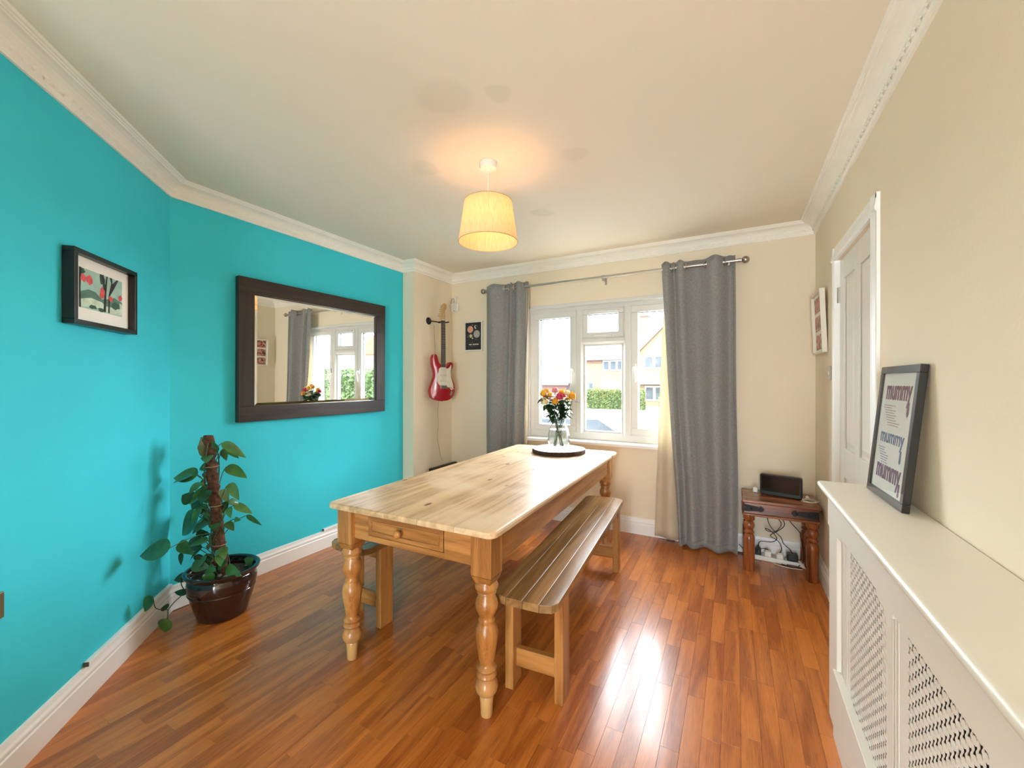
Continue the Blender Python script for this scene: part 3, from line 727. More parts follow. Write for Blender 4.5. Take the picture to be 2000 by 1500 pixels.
for xx in (-1.06, .06, 1.05):
    br = MB().box(xx - .009, xx + .009, .010, YW - RY, -.012, .006).box(xx - .009, xx + .009, YW - RY - .006, YW - RY, -.05, .02).build('bracket', STEEL, rod, bevel=.002)
    MB().box(xx - .007, xx + .007, -.014, .012, -.034, -.010).build('cradle', STEEL, br, bevel=.002)

GREY = fabric('grey_linen', (.25, .247, .243), (.39, .383, .371), 420)
LINING = mat('cream_lining', srgb(226, 214, 190), .9, var=.05, vscale=8, trans=.35, spec=.1)


def curtain(name, label, knots_top, knots_bot, ztop, zbot, ytop, ybot, amp_t, amp_b, lining, flip=0):
    cu = empty(name, ((knots_top[0] + knots_top[-1]) / 2, RY, 0), 0, label, 'curtain', 'grey curtains at the window')
    cx = cu.location.x
    K = len(knots_top) - 1
    nu, nv = K * 12, 44
    rr = random.Random(5)
    ph = [rr.uniform(-.35, .35) for _ in range(K + 1)]
    def surf(u, v):
        zz = ztop + (zbot - ztop) * v
        q = u * K; i = min(int(q), K - 1); f = q - i
        e = v ** 1.1
        x0 = knots_top[i] * (1 - e) + knots_bot[i] * e; x1 = knots_top[i + 1] * (1 - e) + knots_bot[i + 1] * e
        sgn = -1 if (i + flip) % 2 == 0 else 1
        A = amp_t * (1 - e) + amp_b * e
        wdt = min(1.0, max(.45, abs(x1 - x0) / .11))
        y = (ytop - RY) * (1 - e) + (ybot - RY) * e + sgn * A * wdt * math.sin(PI * f) + .008 * math.sin(7 * u + 5 * v + i) * v
        x = x0 + (x1 - x0) * f + .006 * math.sin(9 * v + 4 * ph[i]) * v
        z = zz + (.012 * math.cos(PI * f) ** 2 * -1 if v == 0 else 0)
        return (x - cx, y, z)
    MB().grid(surf, nu, nv).build('fabric', GREY, cu, smooth=True, solid=.003)
    MB().grid(lambda u, v: (lambda p: (p[0], p[1] + .0, p[2]))(surf(u, 1.0 + 0 * v))[:2] + (zbot + .055 * v - .003,), nu, 1).xf(Matrix.Translation((0, -.004, 0))).build('hem', GREY, cu, smooth=True, solid=.003)
    for k in range(1, K):
        e = MB().torus((0, 0, 0), .025, .005, 'x', 22, 8)
        e.xf(Matrix.Translation((knots_top[k] - cx, ytop - RY, RZ)) @ Matrix.Rotation(math.radians(28 if (k + flip) % 2 else -28), 4, 'Z'))
        e.build('eyelet', STEEL, cu, smooth=True)
    if lining:
        MB().grid(lambda u, v: lining(u, v, cx), 22, 40).build('lining', LINING, cu, smooth=True, solid=.002)
    return cu


def lin_r(u, v, cx):
    e = v ** .8
    x0 = -.500 * (1 - e) + -.590 * e; x1 = -.470 * (1 - e) + -.345 * e
    f = u
    y = .022 * math.sin(f * 2.6 * PI + .4) * (.25 + .75 * e)
    return (x0 + (x1 - x0) * f - cx, .012 - .03 * e + y, 2.27 + (.045 - 2.27) * v)


def lin_l(u, v, cx):
    x0 = -1.83 * (1 - v) + -1.87 * v; x1 = -1.768 * (1 - v) + -1.80 * v
    return (x0 + (x1 - x0) * u - cx, .022 + .012 * math.sin(u * 2 * PI), 2.26 + (.06 - 2.26) * v)


curtain('curtain', 'wide grey linen curtain with cream lining, right of the window', [-.535, -.462, -.425, -.358, -.203, -.074, .003], [-.395, -.370, -.320, -.250, -.155, -.070, .022], 2.318, .022, RY, 3.575, .045, .060, lin_r, flip=0)
curtain('curtain', 'narrow grey linen curtain, left of the window beside the planet print', [-2.240, -2.037, -1.965, -1.935, -1.905, -1.824, -1.766], [-2.225, -2.08, -2.02, -1.98, -1.94, -1.88, -1.835], 2.316, .03, RY, 3.59, .042, .050, lin_l, flip=0)

# ------------------------------------------------------------------ planet print
po_ = empty('planet_print', (-2.465, YW, 1.82), 0, 'small white-framed dark print of planets beside the curtain', 'picture')
w, h = .118, .162
WF = mat('white_frame', srgb(236, 230, 216), .5, var=.01)
MB().box(-w, w, -.024, -.001, h - .016, h).box(-w, w, -.024, -.001, -h, -h + .016).box(-w, -w + .016, -.024, -.001, -h + .016, h - .016).box(w - .016, w, -.024, -.001, -h + .016, h - .016).build('frame', WF, po_, bevel=.002)
pr = MB().box(-w + .016, w - .016, -.012, -.004, -h + .016, h - .016).build('print', mat('charcoal_print', (.022, .022, .026), .6, var=.2), po_)
def disc(name, x, z, r, c, parent, y=-.0124, n=28, poly=None):
    pts = poly or [(x + r * math.cos(2 * PI * k / n), z + r * math.sin(2 * PI * k / n)) for k in range(n)]
    return MB().add([(px, y, pz) for px, pz in pts], [tuple(range(len(pts)))]).build(name, mat('print_' + name, c, .7, var=.12, vscale=60), parent)
disc('pink_planet', -.042, .075, .037, srgb(214, 160, 138), pr)
disc('grey_planet', .040, .022, .040, srgb(172, 174, 164), pr)
disc('yellow_planet', -.034, .004, .019, srgb(205, 200, 150), pr)
cres = [(.030 + .019 * math.cos(a), .098 + .019 * math.sin(a)) for a in [math.radians(70 + k * 18) for k in range(13)]] + [(.036 + .014 * math.cos(a), .100 + .014 * math.sin(a)) for a in [math.radians(280 - k * 18) for k in range(11)]]
disc('crescent_moon', 0, 0, 0, srgb(228, 228, 216), pr, poly=cres)
for sx, sz, r in ((-.012, -.022, .008), (-.072, -.004, .004), (-.016, .122, .004), (-.066, .012, .003), (.032, -.034, .003), (-.014, -.062, .003), (.045, .108, .003)): disc('star', sx, sz, r, srgb(230, 224, 214), pr, n=8)
TW = mat('print_lettering', srgb(225, 220, 205), .7)
lt = MB(); x = -.058
for wd in (.011, .008, .010, 0, .012, .009, .011, .009, .010, .008):
    if wd: lt.add([(x, -.0124, -.093), (x + wd, -.0124, -.093), (x + wd, -.0124, -.082), (x, -.0124, -.082)], [(0, 1, 2, 3)])
    x += wd + .003 if wd else .010
lt.build('lettering', TW, pr)
lt = MB(); x = -.046
for wd in (.006, .005, .007, .005, .006, .007, 0, .005, .006, .004):
    if wd: lt.add([(x, -.0124, -.107), (x + wd, -.0124, -.107), (x + wd, -.0124, -.103), (x, -.0124, -.103)], [(0, 1, 2, 3)])
    x += wd + .002 if wd else .006
lt.build('lettering_line', mat('print_grey_lettering', srgb(130, 128, 122), .7), pr)

# ------------------------------------------------------------------ electric guitar on its wall hanger
gt = empty('electric_guitar', (-2.655, 3.410, 1.135), 0, 'red electric guitar with white pickguard hanging on the cream pier', 'guitar')
ga = math.radians(-13)
gt.rotation_euler = (0, 0, ga)
# local: x = out of the wall (front), y = towards the window (player's view right), z up; body bottom at z = 0
body = [(.000, .000), (.055, .004), (.105, .022), (.140, .058), (.158, .105), (.156, .150), (.135, .200), (.112, .245), (.104, .285), (.112, .320), (.125, .345), (.132, .370), (.126, .392), (.108, .402), (.085, .396), (.068, .376), (.052, .358), (.040, .352), (.030, .362), (.028, .372), (-.028, .372), (-.034, .380), (-.048, .384), (-.058, .398), (-.066, .425), (-.075, .455), (-.092, .474), (-.112, .475), (-.128, .458), (-.136, .425), (-.134, .385), (-.124, .345), (-.112, .310), (-.106, .275), (-.112, .235), (-.132, .190), (-.152, .145), (-.160, .100), (-.150, .055), (-.118, .020), (-.060, .003)]
RED = mat('red_lacquer', (.42, .008, .018), .14, var=.05, coat=.8)
MB().prism(smooth_loop(body), -.021, .021, 'x').build('body', RED, gt, smooth=True, bevel=.010, seg=4)
gb = gt.children[0]
pg = [(-.030, .345), (.030, .372), (.034, .340), (.060, .335), (.085, .352), (.100, .372), (.104, .350), (.096, .300), (.098, .260), (.112, .215), (.128, .170), (.132, .130), (.110, .110), (.075, .135), (.040, .150), (.00, .155), (-.045, .160), (-.070, .185), (-.082, .225), (-.078, .265), (-.062, .30), (-.055, .33)]
PGW = mat('white_pickguard', srgb(236, 230, 214), .35, var=.01)
MB().prism(smooth_loop(pg, 3), .0212, .0236, 'x').build('pickguard', PGW, gb, bevel=.0006)
for z in (.325, .265, .205):
    MB().box(.0236, .029, -.040, .040, z - .009, z + .009).build('pickup', mat('cream_pickup', srgb(225, 220, 205), .4, var=.01), gb, bevel=.003)
for y, z in ((.062, .205), (.083, .175), (.104, .150)):
    MB().lathe([(.012, 0), (.011, .004), (.008, .010), (.007, .011)], 14).xf(Matrix.Translation((.0236, y, z)) @ Matrix.Rotation(PI / 2, 4, 'Y')).build('control_knob', PGW, gb, smooth=True)
MB().box(.021, .034, -.040, .040, .125, .160).build('bridge', CHROME, gb, bevel=.002)
MB().tube(spline([(.030, .038, .140), (.045, .055, .138), (.050, .10, .125), (.046, .165, .118)]), .003, 6).build('tremolo_arm', CHROME, gb, smooth=True)
MB().prism([(.085, .060), (.100, .050), (.122, .085), (.108, .105)], .018, .024, 'x').build('jack_plate', CHROME, gb, bevel=.002)
for y, z in ((-.103, .476), (.0, -.004)): MB().sphere((0, y, z), .007, 10, 6).build('strap_button', CHROME, gb)
NECK = wood('maple_neck', (.50, .30, .12), (.70, .47, .22), .35, 'Z', 14, tone=.05)
nk = MB().prism([(.000, -.020), (.000, .020), (.018, .020), (.018, -.020)], .352, .828).build('neck', NECK, gt, bevel=.006)
MB().add([(.018, -.027, .345), (.018, .027, .345), (.018, .0215, .826), (.018, -.0215, .826), (.0275, -.027, .345), (.0275, .027, .345), (.0275, .0215, .826), (.0275, -.0215, .826)],
         [(3, 2, 1, 0), (4, 5, 6, 7), (0, 1, 5, 4), (1, 2, 6, 5), (2, 3, 7, 6), (3, 0, 4, 7)]).build('fretboard', wood('rosewood_board', (.035, .016, .010), (.085, .042, .024), .5, 'Z', 20, tone=.02), nk)
sc = .638
for k in range(1, 22):
    zz = .828 - sc * (1 - 2 ** (-k / 12)); hwf = .0215 + (.828 - zz) * .0105
    MB().box(.0272, .0288, -hwf, hwf, zz - .0012, zz + .0012).build('fret', CHROME, nk)
MB().box(.018, .030, -.0215, .0215, .826, .831).build('nut', PAPER, nk)
hd = [(-.022, .831), (.022, .831), (.030, .850), (.034, .880), (.026, .905), (.030, .930), (.044, .955), (.048, .985), (.034, 1.004), (.012, 1.004), (-.004, .990), (-.028, .93), (-.040, .87), (-.034, .848)]
hs = MB().prism(smooth_loop(hd, 3), .003, .017, 'x').build('headstock', NECK, nk, bevel=.002)
tp = MB()
for k in range(6):
    f = k / 5; y = -.036 + f * .036; z = .865 + f * .115
    pg_ = MB().tube([(.017, y + .014, z), (.030, y + .014, z)], .003, 8).tube([(.008, y, z), (.008, y - .018, z + .004)], .003, 8).sphere((.008, y - .024, z + .005), .0075, 10, 6, (.6, 1, 1)).build('tuning_peg', CHROME, hs, smooth=True)
st_ = MB()
for k in range(6):
    yb = -.026 + k * .0104; yt = -.017 + k * .0068
    st_.tube([(.033, yb, .150), (.0315, yt, .829), (.026, -.022 + k * .0075, .865 + k * .022)], .0006, 4)
st_.build('strings', CHROME, gt)
gh = empty('guitar_hanger', (XP, 3.325, 1.955), 0, 'black round wall hanger holding the red guitar by its headstock', 'guitar hanger')
BLK = mat('black_rubber', (.008, .007, .007), .5, var=.1)
MB().lathe([(.037, 0), (.037, .008), (.030, .016), (.012, .019), (.010, .022)], 24).xf(Matrix.Rotation(PI / 2, 4, 'Y')).build('wall_plate', BLK, gh, smooth=True)
MB().tube(spline([(.018, 0, 0), (.045, .008, -.005), (.066, .03, -.008), (.076, .050, -.010)]), .006, 8).build('arm', BLK, gh, smooth=True)
MB().tube(spline([(.150, .072, -.004), (.112, .058, -.010), (.085, .050, -.012), (.080, .075, -.012)]), .0065, 8).build('yoke_prong', BLK, gh, smooth=True)
MB().tube(spline([(.080, .075, -.012), (.080, .105, -.010), (.100, .126, -.010), (.155, .142, -.004)]), .0065, 8).build('yoke_prong', BLK, gh, smooth=True)

# ------------------------------------------------------------------ white junction box in the corner and fairy wire
bx = empty('junction_box', (-2.71, YW, 2.148), 0, 'small white plastic box with looped cable in the corner above the guitar', 'junction box')
MB().box(-.050, .050, -.030, 0, -.048, .048).build('case', WHITEP, bx, bevel=.014, seg=3)
MB().box(-.034, .034, -.0325, -.029, -.030, .032).build('cover', mat('white_plastic_grey', srgb(222, 217, 208), .5), bx, bevel=.004)
MB().sphere((.0, -.032, -.038), .005, 8, 6).build('indicator', BLK, bx)
GREYC = mat('grey_cable', srgb(190, 182, 165), .6)
MB().tube(spline([(-.012, -.012, .045), (-.014, -.012, .085), (-.020, -.012, .100), (-.038, -.012, .096), (-.046, -.02, .07), (-.048, -.02, .02)]), .004, 6).build('cable_loop', GREYC, bx, smooth=True)
MB().box(.004, .022, -.014, 0, .046, .120).build('conduit', WHITEP, bx)
WIRE = mat('fairy_wire', srgb(150, 135, 105), .5)
fw_ = [(XP + .004, 3.41, 1.92), (XP + .004, 3.42, 1.75), (XP + .004, 3.44, 1.5), (XP + .004, 3.48, 1.14), (XP + .004, 3.472, 1.02), (XP + .005, 3.48, .88), (XP + .004, 3.465, .74), (XP + .006, 3.49, .64), (XP + .006, 3.51, .56), (XP + .03, 3.52, .49)]
fl = MB().tube(spline(fw_), .0016, 5).build('fairy_light_string', WIRE, None, smooth=True)
tag(fl, 'thin wire of fairy lights hanging down the pier behind the guitar', 'fairy lights')
pts = spline(fw_, 5)
for p in pts[2:-2:3]:
    MB().sphere((p.x + .002, p.y, p.z), .0042, 8, 5).build('light_bead', mat('bead_glass', (.7, .62, .45), .3), fl)

# black amplifier-like box behind the table, only its top edge shows
ab = empty('speaker_box', (-2.705, 3.50, 0), 0, 'flat black panel speaker on the floor below the guitar, only its top edge visible', 'speaker')
MB().box(-.024, .024, -.215, .215, .02, .456).build('cabinet', BLKF, ab, bevel=.01)
MB().box(.025, .028, -.195, .195, .04, .40).build('grille', BLACKP, ab)
MB().tube(spline([(.024, -.07, .42), (.034, -.06, .43), (.034, .06, .43), (.024, .07, .42)]), .005, 6).build('carry_handle', BLK, ab)
for a_ in (-.2, .2):
    MB().lathe([(.018, 0), (.018, .02)], 10, (0, a_, 0)).build('foot', BLK, ab)

# ------------------------------------------------------------------ wood slice, vase, roses
VX, VY = -1.250, 3.115
sl = empty('wood_slice', (VX, VY, TZ), 0, 'round bark-edged wood slice under the vase on the table', 'wood slice')
rr = random.Random(4); n = 56
rad = [.213 * (1 + .012 * math.sin(3 * 2 * PI * k / n + 1) + .010 * rr.uniform(-1, 1)) for k in range(n)]
BARK = mat('tree_bark', (.045, .022, .014), .9, var=.5, vscale=60, bump=.6, bscale=120)
m, t, b, o = nt('slice_end_grain'); L = t.links.new
tc = N(t, 'TexCoord'); wv = N(t, 'TexWave'); wv.wave_type = 'RINGS'; wv.rings_direction = 'Z'; wv.inputs['Scale'].default_value = 26; wv.inputs['Distortion'].default_value = 2.5; wv.inputs['Detail'].default_value = 3
L(tc.outputs['Object'], wv.inputs['Vector']); r = N(t, 'ValToRGB'); r.color_ramp.elements[0].color = (.40, .31, .23, 1); r.color_ramp.elements[1].color = (.62, .53, .44, 1); L(wv.outputs[0], r.inputs[0]); L(r.outputs[0], b.inputs['Base Color']); b.inputs['Roughness'].default_value = .28
SLH = .034
bk = MB(); vs = []
for z, f in ((.0005, .985), (.008, 1.0), (SLH - .006, 1.0), (SLH, .985)):
    vs += [(rad[k] * f * math.cos(2 * PI * k / n), rad[k] * f * math.sin(2 * PI * k / n), z) for k in range(n)]
bk.add(vs, [(l * n + k, l * n + (k + 1) % n, (l + 1) * n + (k + 1) % n, (l + 1) * n + k) for l in range(3) for k in range(n)] + [tuple(range(n - 1, -1, -1))]).build('bark', BARK, sl)
MB().prism([(rad[k] * .984 * math.cos(2 * PI * k / n), rad[k] * .984 * math.sin(2 * PI * k / n)) for k in range(n)], SLH - .002, SLH + .0005).build('slice_top', m, sl)

VZ = TZ + SLH + .001
vs_ = empty('glass_vase', (VX, VY, VZ), 0, 'clear rounded glass vase half full of water on the wood slice', 'vase')
VP = [(.045, 0), (.066, .006), (.083, .035), (.090, .070), (.088, .105), (.078, .145), (.064, .180), (.054, .205), (.050, .225), (.055, .245)]
VG = thin_glass('vase_glass', (.985, .99, .99), .03, .75)
MB().lathe(VP, 40, cap=False).build('glass_wall', VG, vs_, smooth=True, solid=.003)
MB().lathe([(.044, .0015), (.060, .006), (.044, .012), (.01, .014)], 32).build('glass_base', VG, vs_, smooth=True)
m, t, b, o = nt('vase_water'); t.nodes.remove(b)
tr = N(t, 'BsdfTransparent'); tr.inputs[0].default_value = (.94, .96, .97, 1); rf = N(t, 'BsdfRefraction'); rf.inputs['IOR'].default_value = 1.12; rf.inputs['Roughness'].default_value = 0
gl = N(t, 'BsdfGlossy'); gl.inputs['Roughness'].default_value = .02; lw = N(t, 'LayerWeight'); lw.inputs['Blend'].default_value = .5; fr = N(t, 'Math'); fr.operation = 'POWER'; fr.inputs[1].default_value = 5.0; t.links.new(lw.outputs['Facing'], fr.inputs[0])
m1 = N(t, 'MixShader'); m1.inputs[0].default_value = .5; t.links.new(tr.outputs[0], m1.inputs[1]); t.links.new(rf.outputs[0], m1.inputs[2])
m2 = N(t, 'MixShader'); t.links.new(fr.outputs[0], m2.inputs[0]); t.links.new(m1.outputs[0], m2.inputs[1]); t.links.new(gl.outputs[0], m2.inputs[2]); t.links.new(m2.outputs[0], o.inputs[0])
MB().lathe([(.040, .014), (.062, .012), (.0795, .037), (.0865, .070), (.0845, .105), (.0755, .142), (.072, .152), (.0005, .152)], 40).build('water', m, vs_, smooth=True)

STEM = mat('rose_stem', (.055, .10, .03), .5, var=.15)
RLEAF = mat('rose_leaf', (.035, .085, .022), .45, var=.35, vscale=30, trans=.12)
RC = {'y': ('yellow', (.85, .48, .03)), 'c': ('cream', (.85, .74, .42)), 'p': ('pale pink', (.78, .30, .34)), 'h': ('hot pink', (.62, .045, .10)), 'o': ('orange-yellow', (.88, .40, .02)), 'r': ('red-pink', (.6, .03, .08))}
RM = {k: mat('petal_' + v[0].replace(' ', '_'), v[1], .55, var=.14, vscale=50, trans=.25) for k, v in RC.items()}


def petal(w, h, curl, cup):
    def f(u, v):
        a = (u - .5) * cup
        ww = w * (math.sin(PI * min(1, .18 + v * .62)) ** .8)
        R = ww / max(.3, cup) * 1.6
        x = R * math.sin(a); y = R * (1 - math.cos(a)) * -1
        prof = -.55 * w * math.sin(v * PI * .55) + curl * v ** 4
        return (x, prof - y * .6, v * h * (1 - .10 * (2 * u - 1) ** 2 * v))
    return f


def leafmesh(mb, base, tip, width, up, fold=.25, droop=.12):
    base = Vector(base); tip = Vector(tip); d = tip - base; ln = d.length; d.normalize()
    s = d.cross(up)
    if s.length < .05: s = d.cross(Vector((1, 0, .3)))
    s.normalize(); nrm = s.cross(d)
    prof = [(0, .0), (.02, .40), (.07, .70), (.15, .91), (.25, 1.0), (.36, 1), (.48, .92), (.60, .79), (.72, .60), (.83, .39), (.92, .19), (1, 0)]
    vs = []
    for tt, w_ in prof:
        c = base + d * ln * tt - nrm * droop * ln * (tt ** 2) + nrm * .0
        hw_ = width * .5 * w_
        vs += [c - s * hw_ + nrm * hw_ * fold, c, c + s * hw_ + nrm * hw_ * fold]
    fs = []
    for i in range(len(prof) - 1):
        a = i * 3; fs += [(a, a + 1, a + 4, a + 3), (a + 1, a + 2, a + 5, a + 4)]
    mb.add(vs, fs)


CR = Vector((math.cos(YAW), math.sin(YAW), 0)); CF = Vector((-math.sin(YAW), math.cos(YAW), 0))
ROSES = [('y', -.128, .459, 1, -.02, 'yellow rose at the far left of the vase'), ('y', -.097, .474, .8, .03, 'smaller yellow rose tucked behind the leftmost rose'), ('c', -.119, .395, 1.15, -.03, 'cream rose lowest on the left of the bouquet'),
         ('p', -.028, .483, .95, .02, 'pale pink rose at the top of the bouquet'), ('h', .002, .435, 1.1, -.05, 'hot pink rose in the middle of the bouquet'), ('o', -.035, .397, 1.0, -.07, 'orange-yellow rose below the hot pink one'),
         ('y', .029, .466, .9, .03, 'yellow rose right of the pale pink one'), ('c', .068, .461, .9, -.01, 'pale cream rose in the upper right of the bouquet'), ('o', .108, .439, 1.15, -.03, 'orange-yellow rose at the far right of the vase'),
         ('y', -.06, .440, .95, .09, 'yellow rose at the back left of the bouquet'), ('r', .05, .440, .9, .10, 'red-pink rose at the back of the bouquet'), ('y', .09, .400, 1.0, .09, 'yellow rose at the back right of the bouquet'), ('r', -.10, .42, .85, .10, 'red-pink rose at the back left edge')]
for i, (c, dx, dz, s, dd, lab) in enumerate(ROSES):
    top = CR * dx + CF * dd + Vector((0, 0, dz - (VZ - .79)))
    ro_ = empty('rose', (VX, VY, VZ), 0, lab, 'rose', 'cut roses in the glass vase')
    rr = random.Random(i * 7 + 3)
    a = 2 * PI * i / len(ROSES) * 3.1
    foot = Vector((.042 * math.cos(a), .042 * math.sin(a), .018))
    neck = Vector((.030 * math.cos(a + 2.6), .030 * math.sin(a + 2.6), .215))
    neck = neck * .5 + Vector((top.x, top.y, 0)).normalized() * .026 + Vector((0, 0, .215 * .4))
    neck.z = .225
    MB().tube(spline([foot, neck, (neck + top) / 2 + Vector((top.x, top.y, 0)) * .22, top - Vector((0, 0, .012))], 5), .0028, 6).build('stem', STEM, ro_, smooth=True)
    bl = MB()
    axis = (top - neck).normalized() * .6 + Vector((0, 0, .55)) - CF * .15; axis.normalize()
    base = top - axis * .022 * s
    q = axis.to_track_quat('Z', 'Y').to_matrix().to_4x4()
    for ring_, (cnt, w, h, curl, tilt) in enumerate(((3, .020, .040, -.002, 4), (4, .027, .039, .004, 12), (5, .034, .036, .014, 27), (6, .038, .031, .022, 48))):
        for k in range(cnt):
            one = MB().grid(petal(w * s * .62, h * s, curl * s, 2.2), 5, 5)
            M_ = Matrix.Translation(base) @ q @ Matrix.Rotation(2 * PI * (k + ring_ * .37 + rr.random() * .2) / cnt, 4, 'Z') @ Matrix.Rotation(math.radians(tilt), 4, 'X') @ Matrix.Translation((0, -.0035 * ring_ * s, 0))
            one.xf(M_); bl.add(one.v, one.f)
    bl.build('bloom', RM[c], ro_, smooth=True)
    MB().lathe([(.0025, -.006), (.007, 0), (.009, .006), (.004, .010)], 10).xf(Matrix.Translation(base) @ q).build('calyx', STEM, ro_, smooth=True)
    for k in range(11):
        f = rr.uniform(.04, .80); p = neck.lerp(top, f) + Vector((0, 0, .0))
        ang = rr.uniform(0, 2 * PI); out = Vector((math.cos(ang), math.sin(ang), rr.uniform(-.45, .35))) * rr.uniform(.055, .09)
        if p.z + out.z > top.z - .035: out.z -= .06
        lf = MB(); leafmesh(lf, p, p + out, rr.uniform(.040, .056), Vector((0, 0, 1)), .2, .2); lf.build('leaf', RLEAF, ro_, smooth=True)

# ------------------------------------------------------------------ side table with studded iron straps
sx0, sx1, sy0, sy1, STZ = .045, .500, 3.335, 3.690, .505
sd = empty('side_table', ((sx0 + sx1) / 2, (sy0 + sy1) / 2, 0), 0, 'small dark rosewood side table with black iron straps in the corner', 'side table')
hx, hy = (sx1 - sx0) / 2, (sy1 - sy0) / 2
for i in range(3):
    y0 = -hy + i * 2 * hy / 3; MB().box(-hx, hx, y0 + .0005, y0 + 2 * hy / 3 - .0005, STZ - .022, STZ).build('top_plank', SHEESHAM, sd, bevel=.005)
ap_ = [(-hx + .012, -hx + .030), (hx - .030, hx - .012)]
ap0, ap1 = STZ - .095, STZ - .0225
MB().box(-hx + .012, hx - .012, -hy + .010, -hy + .030, ap0, ap1).build('apron', SHEESHAM, sd, bevel=.002)
MB().box(-hx + .012, hx - .012, hy - .030, hy - .010, ap0, ap1).build('apron', SHEESHAM, sd, bevel=.002)
for a, b_ in ap_: MB().box(a, b_, -hy + .031, hy - .031, ap0, ap1).build('apron', SHEESHAM, sd, bevel=.002)
MB().box(-hx, hx, -hy, hy, ap0 - .016, ap0).build('moulding', SHEESHAM, sd, bevel=.006)
SLEG = [(.034, 0), (.036, .005), (.036, .215), (.036, .235), (.031, .250), (.024, .258), (.030, .264), (.033, .272), (.026, .280), (.022, .288), (.030, .300), (.035, .318), (.032, .336), (.024, .346), (.029, .352), (.036, .362), (.037, ap0 - .0165)]
for ax in (-1, 1):
    for ay in (-1, 1):
        MB().lathe(SLEG, 20, (ax * (hx - .044), ay * (hy - .044), 0)).build('leg', SHEESHAMZ, sd, smooth=True)
IRON = mat('black_iron', (.018, .017, .016), .55, metal=.4, var=.2)
def strap(x0, x1, head):
    zc = (ap0 + ap1) / 2; s = 1 if x1 > x0 else -1
    pts = [(x0, zc - .026), (x1 - s * .030, zc - .013), (x1 - s * .026, zc - .022), (x1 - s * .010, zc - .016), (x1, zc), (x1 - s * .010, zc + .016), (x1 - s * .026, zc + .022), (x1 - s * .030, zc + .013), (x0, zc + .026)]
    o = MB().prism(pts, -hy + .005, -hy + .010, 'y').build('iron_strap', IRON, sd)
    for k in (.35, .8):
        MB().sphere((x0 + (x1 - x0) * k, -hy + .005, zc), .008, 10, 6, (1, .6, 1)).build('stud', IRON, o, smooth=True)
strap(-hx + .012, -hx + .135, 0); strap(hx - .012, hx - .165, 0)
for ax in (-1, 1):
    for ay in (-.85, 0, .85):
        MB().box(ax * (hx - .03) - .008, ax * (hx - .03) + .008, ay * hy - .006, ay * hy + .006, STZ - .002, STZ + .0006).build('peg', mat('dark_peg', (.04, .012, .006), .4), sd)

# black screen-like device on the side table
rt_ = empty('wireless_router', (.292, 3.545, STZ + .001), math.radians(-14), 'black upright wireless router on the side table', 'router')
rw, rh, rd = .128, .150, .022
def rrect(hw, z0, z1, r, n=6):
    out = []
    for cx, cz, a0 in ((hw - r, z0 + r, -PI / 2), (hw - r, z1 - r, 0), (-hw + r, z1 - r, PI / 2), (-hw + r, z0 + r, PI)):
        out += [(cx + r * math.cos(a0 + k * PI / 2 / n), cz + r * math.sin(a0 + k * PI / 2 / n)) for k in range(n + 1)]
    return out
MB().prism(rrect(rw, .0, rh, .014), -rd, rd, 'y').build('casing', BLACKP, rt_, bevel=.005)
MB().prism(rrect(rw - .012, .030, rh - .010, .006), -rd - .0012, -rd, 'y').build('front_panel', mat('gloss_black', (.003, .003, .004), .12, var=.1), rt_)
MB().box(-rw + .004, rw - .004, -rd - .006, -rd, .004, .028).build('foot_bar', mat('dark_grey_plastic', (.022, .026, .027), .4), rt_, bevel=.003)
MB().box(rw - .006, rw + .001, -rd + .004, rd - .006, .012, rh - .020).build('side_strip', mat('slate_plastic', (.05, .06, .065), .4), rt_, bevel=.003)

def socketplug(name, loc, label, sz=(.02, .02, .045), m=WHITEP, rz=0):
    e = empty(name, loc, rz, label, 'plug')
    MB().box(-sz[0], sz[0], -sz[1], sz[1], 0, sz[2]).build('case', m, e, bevel=.005)
    MB().box(-sz[0] * .5, sz[0] * .5, -sz[1] * .5, sz[1] * .5, sz[2], sz[2] + .006).build('cap', m, e, bevel=.002)
    return e
socketplug('cable_adapter', (.135, 3.585, STZ + .001), 'white cable adapter at the left end of the router', (.016, .012, .036))
socketplug('cable_adapter', (.446, 3.52, STZ + .001), 'white cable adapter at the right end of the router', (.012, .012, .024))
WCAB = mat('white_cable', srgb(214, 206, 190), .5)
pts = []
for k in range(64):
    a = k / 63 * 2 * PI * 3.4; R = .042 + .008 * math.sin(a * .6); pts.append((.452 + R * math.cos(a) * 1.0, 3.452 + R * .95 * math.sin(a), STZ + .006 + .010 * k / 63 + .003 * math.sin(a * 1.7)))
pts += [(.455, 3.50, STZ + .02), (.447, 3.52, STZ + .026)]
tag(MB().tube(pts, .0032, 6).build('cable_coil', WCAB, None, smooth=True), 'coiled white cable at the right of the side table top', 'cable')

# power strip and plugs on the floor below
ps = empty('power_strip', (.275, 3.615, 0), math.radians(-4), 'white four-way extension socket on the floor under the side table', 'power strip')
MB().box(-.165, .165, -.032, .032, .001, .034).build('body', WHITEP, ps, bevel=.006)
for k in range(4):
    MB().box(-.125 + k * .075 - .028, -.125 + k * .075 + .028, -.026, .026, .034, .0355).build('outlet', mat('white_plastic_grey', srgb(222, 217, 208), .5), ps, bevel=.001)
socketplug('plug_adapter', (.216, 3.608, .0362), 'white plug adapter with cable standing on the power strip, left one', (.021, .019, .040))
socketplug('plug_adapter', (.292, 3.605, .0362), 'white plug adapter on the power strip, nearest the black transformer', (.021, .020, .034))
e = empty('power_transformer', (.366, 3.602, .0362), 0, 'black power transformer plugged into the right of the strip', 'plug')
MB().box(-.034, .034, -.030, .030, 0, .050).build('case', BLACKP, e, bevel=.008); MB().box(-.02, .02, -.032, -.029, .012, .038).build('rating_label', mat('dark_grey_plastic', (.022, .026, .027), .4), e)
